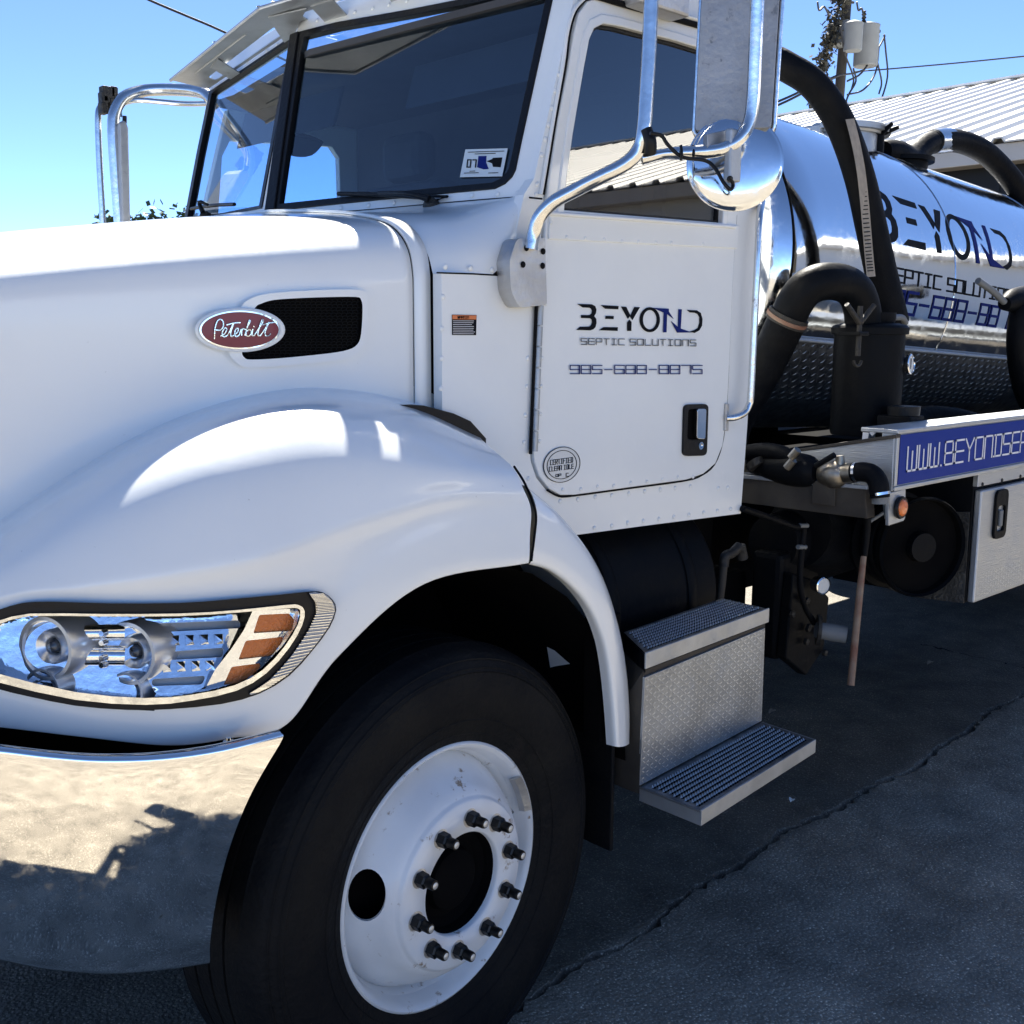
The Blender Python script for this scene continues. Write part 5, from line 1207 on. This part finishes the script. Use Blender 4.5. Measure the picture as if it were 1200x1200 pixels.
# ---- deck rail with the blue web-address band
RY = 1.60
def rail():
    P = lambda a, b, y=RY: at(a, b, y=y)
    zt, zb = 1.383, 1.222; x0 = 3.118; x1 = 8.4
    rl = bpy.data.objects.new('deck_rail', None); COL.objects.link(rl); rl.parent = T
    box('rail_beam', (x0, RY+.004, zb-.012), (x1, RY+.05, zt+.012), M['brushed'], rl, .004)
    box('rail_lip', (x0-.002, RY-.004, zt), (x1, RY+.12, zt+.014), M['brushed'], rl, .003)
    box('rail_lip', (x0-.002, RY-.004, zb-.014), (x1, RY+.06, zb), M['brushed'], rl, .003)
    box('rail_end_strip', (x0-.003, RY-.003, zb+.001), (x0+.014, RY+.01, zt-.001), M['brushed'], rl, .002)
    b = mesh('blue_band', boxv((x0+.022, RY-.0005, zb+.004), (x1-.05, RY+.003, zt-.004)), BOXF, M['bandblue'], rl)
    f = lambda u, v, w_: Vector((u, RY-.0015+w_, v))
    q0 = P(1060, 551); hgt = .072
    letters('band_letter', 'WWW.BEYONDSEPTICSOLUTIONS', q0.x+.01, q0.z-.004, .0600, .0145, hgt+.002, .0062, f, M['white'], b)
    # deck floor and front face
    box('deck_floor', (x0+.01, RY+.13, 1.20), (x1, 2.30, 1.235), M['beam'], T, 0)
    box('deck_floor', (x0+.01, 3.50, 1.20), (x1, 2*YC-RY-.13, 1.235), M['beam'], T, 0)
    box('rail_beam', (x0, 2*YC-RY-.05, zb-.012), (x1, 2*YC-RY-.004, zt+.012), M['brushed'], rl, .004)
    fp = [at(1048, 512, x=3.112), at(1045, 576, x=3.112), at(905, 551, x=3.112), at(880, 545, x=3.10), at(872, 538, x=3.09), at(931, 528.5, x=3.10)]
    prism('deck_front', fp, (.02, 0, 0), M['brushed'], T, .002)
    prism('deck_front_lip', [at(1050, 509, x=3.10), at(1050, 513.5, x=3.10), at(930, 530.5, x=3.10), at(930, 526.5, x=3.10)], (.03, 0, 0), M['beam'], T, .002)
    prism('cross_beam', [at(1014, 572, x=3.06), at(1016, 608, x=3.06), at(860, 588, x=3.02), at(860, 556, x=3.02)], (.05, 0, 0), M['beam'], T, .003)
    prism('cross_beam_lip', [at(1016, 569, x=3.05), at(1016, 574, x=3.05), at(860, 560, x=3.01), at(860, 555, x=3.01)], (.07, 0, 0), M['alu'], T, .002)
    # bracket with the amber marker
    br = prism('marker_bracket', [P(1041, 578), P(1061.5, 573), P(1061, 607), P(1059, 610.5), P(1041.5, 616)], (0, .012, 0), M['brushed'], T, .002)
    prism('bracket_return', [at(1041, 578, y=RY), at(1041.5, 616, y=RY), at(1036, 606, y=RY+.06), at(1033, 577, y=RY+.08)], (.006, 0, 0), M['brushed'], T, 0)
    c = P(1053.8, 594.5, RY-.002)
    lathe('marker_grommet', [(.0345, 0), (.036, .006), (.033, .012), (.027, .012), (.026, .006)], c, (0, -1, 0), M['black'], br, 28)
    lathe('amber_marker_light', [(.0265, .006), (.0255, .015), (.018, .019), (.0001, .021)], c, (0, -1, 0), M['marker'], br, 28, 60)
rail()

# ---- storage box
def storage():
    x0, x1 = 3.745, 5.2; zt, zb = 1.150, .748
    sb = bpy.data.objects.new('storage_box', None); COL.objects.link(sb); sb.parent = T
    box('box_body', (x0-.004, RY+.025, zb), (x1, RY+.55, zt+.05), M['iron'], sb, .004)
    box('box_door', (x0, RY-.002, zb+.003), (x1-.02, RY+.024, zt), M['brushed'], sb, .006)
    box('box_header', (x0-.006, RY+.012, zt+.012), (x1, RY+.03, 1.206), M['brushed'], sb, .002)
    for k in range(5): lathe('header_bolt', [(.0001, .004), (.006, .003), (.008, 0)], Vector((x0+.03+k*.16, RY+.012, 1.168)), (0, -1, 0), M['grime'], sb, 10)
    c = at(1171, 602, y=RY-.003); wv, hv = .050, .088
    lt = sheet('paddle_latch', rnd([(c.x-wv, c.z-hv), (c.x+wv, c.z-hv), (c.x+wv, c.z+hv), (c.x-wv, c.z+hv)], .03, 6), planeY(RY-.012), M['iron'], sb, [rnd([(c.x-wv*.6, c.z-hv*.7), (c.x+wv*.6, c.z-hv*.7), (c.x+wv*.6, c.z+hv*.35), (c.x-wv*.6, c.z+hv*.35)], .014, 5)], .012, None, False, .003)
    box('latch_paddle', (c.x-.012, RY-.014, c.z-.045), (c.x+.012, RY-.004, c.z+.015), M['galv'], lt, .004)
    # inner diamond-plate skin seen ahead of the box
    prism('box_end_plate', [at(1114, 600, x=3.735), at(1136, 600, x=3.735), at(1129, 707, x=3.735), at(1065, 699, x=3.735), at(1040, 690, x=3.735)], (.006, 0, 0), M['dullplate'], sb, 0)
    tp = []
    for i in range(44):   # worn tread lozenges low on the door
        for j in range(9):
            cx, cz = x0+.015+i*.022, zb+.012+j*.011; d = .004 if (i+j) % 2 else -.004
            tp.append(([Vector((cx-.005, RY-.0022, cz-d)), Vector((cx, RY-.0045, cz-.0015)), Vector((cx+.005, RY-.0022, cz+d)), Vector((cx, RY-.0045, cz+.0015))], [(0, 1, 2, 3)]))
    multi('door_tread', tp, M['brushed'], sb, kind='stuff')
storage()

# ---- hose reel ahead of the box
def reel():
    c = at(1076, 640, y=1.72); ax = Vector((-.42, -.90, 0)); R_ = .175
    o = lathe('hose_reel', [(R_*.3, .0), (R_*.94, 0), (R_, .012), (R_*1.0, .022), (R_*.96, .03), (R_*.93, .02), (R_*.9, -.01), (R_*.3, -.01)], c, ax, M['matte'], T, 40)
    lathe('reel_rim', [(R_*.93, .022), (R_*.965, .034), (R_*1.0, .024)], c, ax, M['iron'], o, 40)
    lathe('reel_flange', [(R_*.3, -.15), (R_, -.15), (R_, -.13), (R_*.3, -.13)], c, ax, M['iron'], o, 40)
    for k in range(3): lathe('reel_coil', [(R_*(.80)+.018*cos(a), -.03-k*.037+.018*sin(a)) for a in [2*pi*j/10 for j in range(11)]], c, ax, M['hose'], o, 36, 80)
    lathe('reel_hub', [(.0001, .03), (.05, .03), (.055, -.2)], c, ax, M['iron'], o, 20)
    tube('reel_stand', [at(1094, 680, y=1.84), at(1093, 655, y=1.84)], .02, M['grime'], T, 8, 0)
    tube('reel_stand', [at(1100, 686, y=1.84), at(1085, 684, y=1.84)], .02, M['grime'], T, 8, 0)
    tube('reel_pipe', [at(a, b, y=1.95) for a, b in ((1062, 640), (1070, 655), (1082, 672), (1094, 676))], .012, M['grime'], T, 8)
    tube('red_tag', [at(1043, 631, y=1.9), at(1055, 634, y=1.9)], .011, M['stick'], T, 8, 0)
reel()

# ---- cab entry steps
def steps():
    def slab(nm, quad, dz, m, par, bv=.003):
        return prism(nm, quad, (0, 0, -dz), m, par, bv)
    st = bpy.data.objects.new('entry_step', None); COL.objects.link(st); st.parent = T
    U = [at(730, 741, z=.9), at(846, 701, z=.9), at(900.4, 713.4, z=.9), at(756, 766, z=.9)]
    Lw = [at(749.3, 922, z=.54), at(892, 846, z=.54), at(955, 867, z=.54), at(821, 950.5, z=.54)]
    A, B = U[3], U[2]; A2, B2 = Lw[0], Lw[1]
    # body
    vs = [A+Vector((.004, .006, -.045)), B+Vector((-.004, .006, -.045)), B2+Vector((0, .002, -.02)), A2+Vector((0, .002, -.02)), U[0]+Vector((.004, -.004, -.045)), U[1]+Vector((-.004, -.004, -.045)), B2+Vector((0, .22, -.02)), A2+Vector((-.0, .22, -.02))]
    mesh('step_body', vs, [(0, 1, 2, 3), (4, 5, 6, 7), (0, 4, 7, 3), (1, 5, 6, 2), (3, 2, 6, 7), (0, 1, 5, 4)], M['beam'], st)
    fA, fB, fC, fD = at(756, 794, y=A.y), at(896.6, 736, y=B.y), B2+Vector((0, -.002, .004)), A2+Vector((0, -.002, .004))
    kick = prism('kick_plate', [fA, fB, fC, fD], (0, .008, 0), M['alu'], st, .001)
    lz = []
    for i in range(34):
        for j in range(21):
            u, v = (i+.5)/34, (j+.5)/21; c = fA.lerp(fB, u).lerp(fD.lerp(fC, u), v)+Vector((0, -.0006, 0)); d = .0058 if (i+j) % 2 else -.0058
            ex = (fB-fA).normalized(); lz.append(([c-ex*.0062+Vector((0, 0, -d)), c+Vector((0, -.0042, -.0016)), c+ex*.0062+Vector((0, 0, d)), c+Vector((0, -.0042, .0016))], [(0, 1, 2, 3)]))
    multi('kick_plate_tread', lz, M['alu'], kick, kind='stuff')
    # lips and treads
    def tread(nm, q, lip, rows_, n):
        pl_ = slab(nm, q, .006, M['tread'], st, .001)
        e = .034
        a, b = q[3], q[2]; o_ = Vector((0, -.004, .003))
        prism('step_lip', [a+o_, b+o_, b+o_+Vector((0, 0, -lip)), a+o_+Vector((0, 0, -lip))], (0, .006, 0), M['alu'], st, .0015)
        tt = []; hh = []
        for r_ in range(rows_):
            v = .10+.82*(r_+.5)/rows_
            for i in range(n):
                u = .03+.94*(i+.5+(.25 if r_ % 2 else -.25))/n
                c = q[0].lerp(q[1], u).lerp(q[3].lerp(q[2], u), v); ex = (q[1]-q[0]).normalized(); ey = (q[3]-q[0]).normalized()
                w1, w2 = .0052, .0050
                tt.append(([c-ex*w1, c-ey*w2*.4+Vector((0, 0, .0075)), c+ex*w1, c+ey*w2], [(0, 1, 3), (1, 2, 3), (0, 2, 1)]))
                hh.append(([c+ey*.002-ex*w1*1.1+Vector((0, 0, .0008)), c+ey*.009-ex*w1*.7+Vector((0, 0, .0008)), c+ey*.009+ex*w1*.7+Vector((0, 0, .0008)), c+ey*.002+ex*w1*1.1+Vector((0, 0, .0008))], [(0, 1, 2, 3)]))
        multi('step_teeth', tt, M['alu'], pl_, kind='stuff'); multi('tread_holes', hh, M['matte'], pl_, kind='stuff')
        return pl_
    tread('step_tread', U, .042, 8, 44); tread('step_tread', Lw, .040, 9, 50)
    # side cheeks of the lower step
    for a, b in ((Lw[0], Lw[3]), (Lw[1], Lw[2])): prism('step_side', [a, b, b+Vector((0, 0, -.038)), a+Vector((0, 0, -.038))], (.005, 0, 0), M['alu'], st, .001)
    prism('step_side', [U[0]+Vector((0, 0, 0)), U[3], U[3]+Vector((0, 0, -.05)), U[0]+Vector((0, 0, -.05))], (.004, 0, 0), M['iron'], st, .001)
steps()

# ---- dark gear under and behind the cab, plus added light blockers
def under():
    for y in (2.48, 3.24): box('frame_rail', (.5, y, .78), (8.6, y+.08, 1.05), M['matte'], T, .01)
    lathe('fuel_tank', [(.0001, 0), (.26, 0), (.285, .02), (.287, .03), (.285, .04), (.285, .62), (.288, .63), (.285, .64), (.26, .66), (.0001, .66)], (2.05, 2.22, .90), (1, 0, 0), M['iron'], T, 40)
    for x in (2.2, 2.55): lathe('tank_strap', [(.289, 0), (.292, .004), (.292, .04), (.289, .044)], (x, 2.22, .90), (1, 0, 0), M['iron'], T, 40)
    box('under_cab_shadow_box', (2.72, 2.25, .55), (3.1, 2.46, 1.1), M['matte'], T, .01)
    box('battery_box', (2.80, 2.20, .40), (3.25, 2.46, .85), M['matte'], T, .02)
    P = lambda a, b, y: at(a, b, y=y)
    tube('air_tank', [P(905, 636, 2.1), P(960, 632, 2.1), P(1002, 625, 2.1)], [.10, .145, .10], M['iron'], T, 20)
    tube('vacuum_pump', [P(935, 622, 2.05), P(985, 630, 2.05)], [.13, .13], M['iron'], T, 20, 0)
    box('pump_housing', P(925, 722, 2.02)+Vector((-.07, 0, -.15)), P(948, 668, 2.02)+Vector((.08, .12, .08)), M['iron'], T, .02)
    o = prism('pump_bracket', [P(921, 772, 1.98), P(930, 672, 1.98), P(950, 678, 1.98), P(972, 700, 1.98), P(966, 760, 1.98), P(945, 792, 1.98)], (0, .04, 0), M['iron'], T, .006)
    for k in range(8):
        a = P(random.uniform(926, 965), random.uniform(680, 765), 1.97); lathe('pump_bolt', [(.012, 0), (.012, .012), (.0001, .016)], a, (0, -1, 0), M['grime'], o, 6)
    tube('drain_pipe', [P(956, 738, 1.90), P(975, 741, 1.86), P(992, 744, 1.82)], [.026, .030, .029], M['galv'], T, 18)
    lathe('pipe_flange', [(.0001, 0), (.052, 0), (.052, .012), (.0001, .014)], P(957, 738, 1.90), (.6, -.8, -.05), M['grime'], T, 20)
    g = P(963, 686, 1.93); gx = Vector((-.3, -.95, 0)); gg = lathe('pressure_gauge', [(.0001, -.03), (.026, -.03), (.03, 0), (.031, .01), (.027, .012)], g, gx, M['chrome'], T, 24)
    lathe('gauge_dial', [(.028, .008), (.0001, .009)], g, gx, M['gauge'], gg, 20)
    tube('signal_hose', [P(a, b, 1.92) for a, b in ((870, 596), (900, 606), (930, 617), (941, 618), (940, 640), (938, 665), (938, 690), (944, 712), (954, 730))], .0105, M['hose'], T, 10)
    for a, b in ((941, 616), (939, 641)): tube('hose_tie', [P(a-4, b, 1.915), P(a+5, b, 1.915)], .008, M['galv'], T, 8, 0)
    # plumbing on the deck front: dark pump, brass ball valve, rubber elbow
    Q = lambda a, b, dx=0: at(a, b, x=3.045+dx)
    tube('hydraulic_hose', [Q(866, 532, -.02), Q(892, 528, -.02), Q(915, 531, -.02), Q(932, 540, -.01)], .026, M['hose'], T, 14)
    tube('pump_body', [Q(880, 543), Q(905, 547), Q(930, 550), Q(948, 552), Q(958, 553)], [.03, .045, .055, .05, .034], M['iron'], T, 20)
    for a, b in ((926, 543), (931, 531)): tube('brass_fitting', [Q(a-4, b+5, -.06), Q(a+4, b-4, -.06)], .013, M['brass'], T, 10, 0)
    tube('union_nut', [Q(884, 540, -.04), Q(888, 547, -.04)], .03, M['grime'], T, 8, 0)
    tube('ball_valve', [Q(962, 556), Q(968, 556), Q(976, 556), Q(984, 556), Q(990, 555.5)], [.028, .036, .044, .040, .030], M['brass'], T, 20)
    tube('valve_collar', [Q(989, 555), Q(1001, 554)], .031, M['brass'], T, 8, 0)
    tube('valve_stem', [Q(984, 534), Q(985, 546)], .014, M['brass'], T, 10, 0)
    tube('valve_handle', [Q(956, 546, -.05), Q(978, 533, -.05)], .009, M['iron'], T, 8, 0)
    tube('rubber_elbow', [Q(a, b, -.01) for a, b in ((1000, 554), (1011, 553), (1022, 556), (1029, 566), (1031, 583))], .030, M['hose'], T, 18)
    for a, b, c_, d in ((1003, 553.6, 1006, 553.3), (1030.5, 577, 1031, 580)): tube('elbow_clamp', [Q(a, b, -.01), Q(c_, d, -.01)], .0325, M['chrome'], T, 18, 0)
    tube('elbow_outlet', [Q(1031, 582), Q(1031, 590)], .024, M['galv'], T, 14, 0)
    box('mount_plate', Q(951, 590, -.012), Q(980, 566, -.006), M['beam'], T, .002)
    tube('drain_tail', [P(a, b, 1.80) for a, b in ((1021, 590), (1017, 604), (1016, 622), (1013, 652))], [.010, .012, .012, .010], M['hose'], T, 10)
    tube('brace_wire', [P(1040, 598, 1.75), P(1018, 612, 1.8)], .006, M['galv'], T, 8, 0)
    tube('axle_bracket', [P(866, 640, 2.0), P(858, 648, 2.0), P(850, 652, 2.0), P(848, 664, 2.0)], .016, M['grime'], T, 10)
    tube('exhaust_stub', [P(848, 664, 2.0), P(846, 684, 2.0), P(843, 706, 2.0)], .0125, M['beam'], T, 12, 0)
    tube('pipe_cap', [P(867, 640, 2.0), P(870, 654, 2.0)], .019, M['grime'], T, 12, 0)
    box('gearbox_sun_block', (1.9, 2.57, .42), (3.62, 3.23, 1.15), M['matte'], T, .02)  # transmission mass added as one box to block sun patches under the cab
    box('sun_block_plate', (3.6, 2.50, 1.07), (5.42, 3.30, 1.08), M['matte'], T, 0)  # added plate that stops sunlight falling between the frame rails
    box('rear_housing_panel', (1.99, 1.80, .66), (2.0, 2.42, 1.10), M['matte'], T, 0)
    box('far_side_light_block', (1.75, 3.62, .20), (5.6, 4.1, 1.14), M['matte'], T, .01)  # added box: blocks low sun and hides the sunlit ground beyond the truck
    box('rear_chassis_box', (5.4, 2.2, .55), (8.3, 3.6, 1.12), M['matte'], T, 0)
    lathe('drive_shaft', [(.06, 0), (.06, 3)], (3.3, 2.9, .7), (1, 0, 0), M['matte'], T, 14)
under()
rd = tube('rusty_pole', [at(1012, 652, y=1.80), at(1008, 690, y=1.79), at(1002, 750, y=1.78), at(997, 803, y=1.77)], [.010, .0115, .012, .012], M['stick'], T, 12, 3)
rd.name = 'dipstick_pole'

# ---------------- seat everything on the truck's own base
_B = Vector((3.5, YC, 0)); T.location = _B
for c_ in T.children: c_.location = Vector(c_.location)-_B
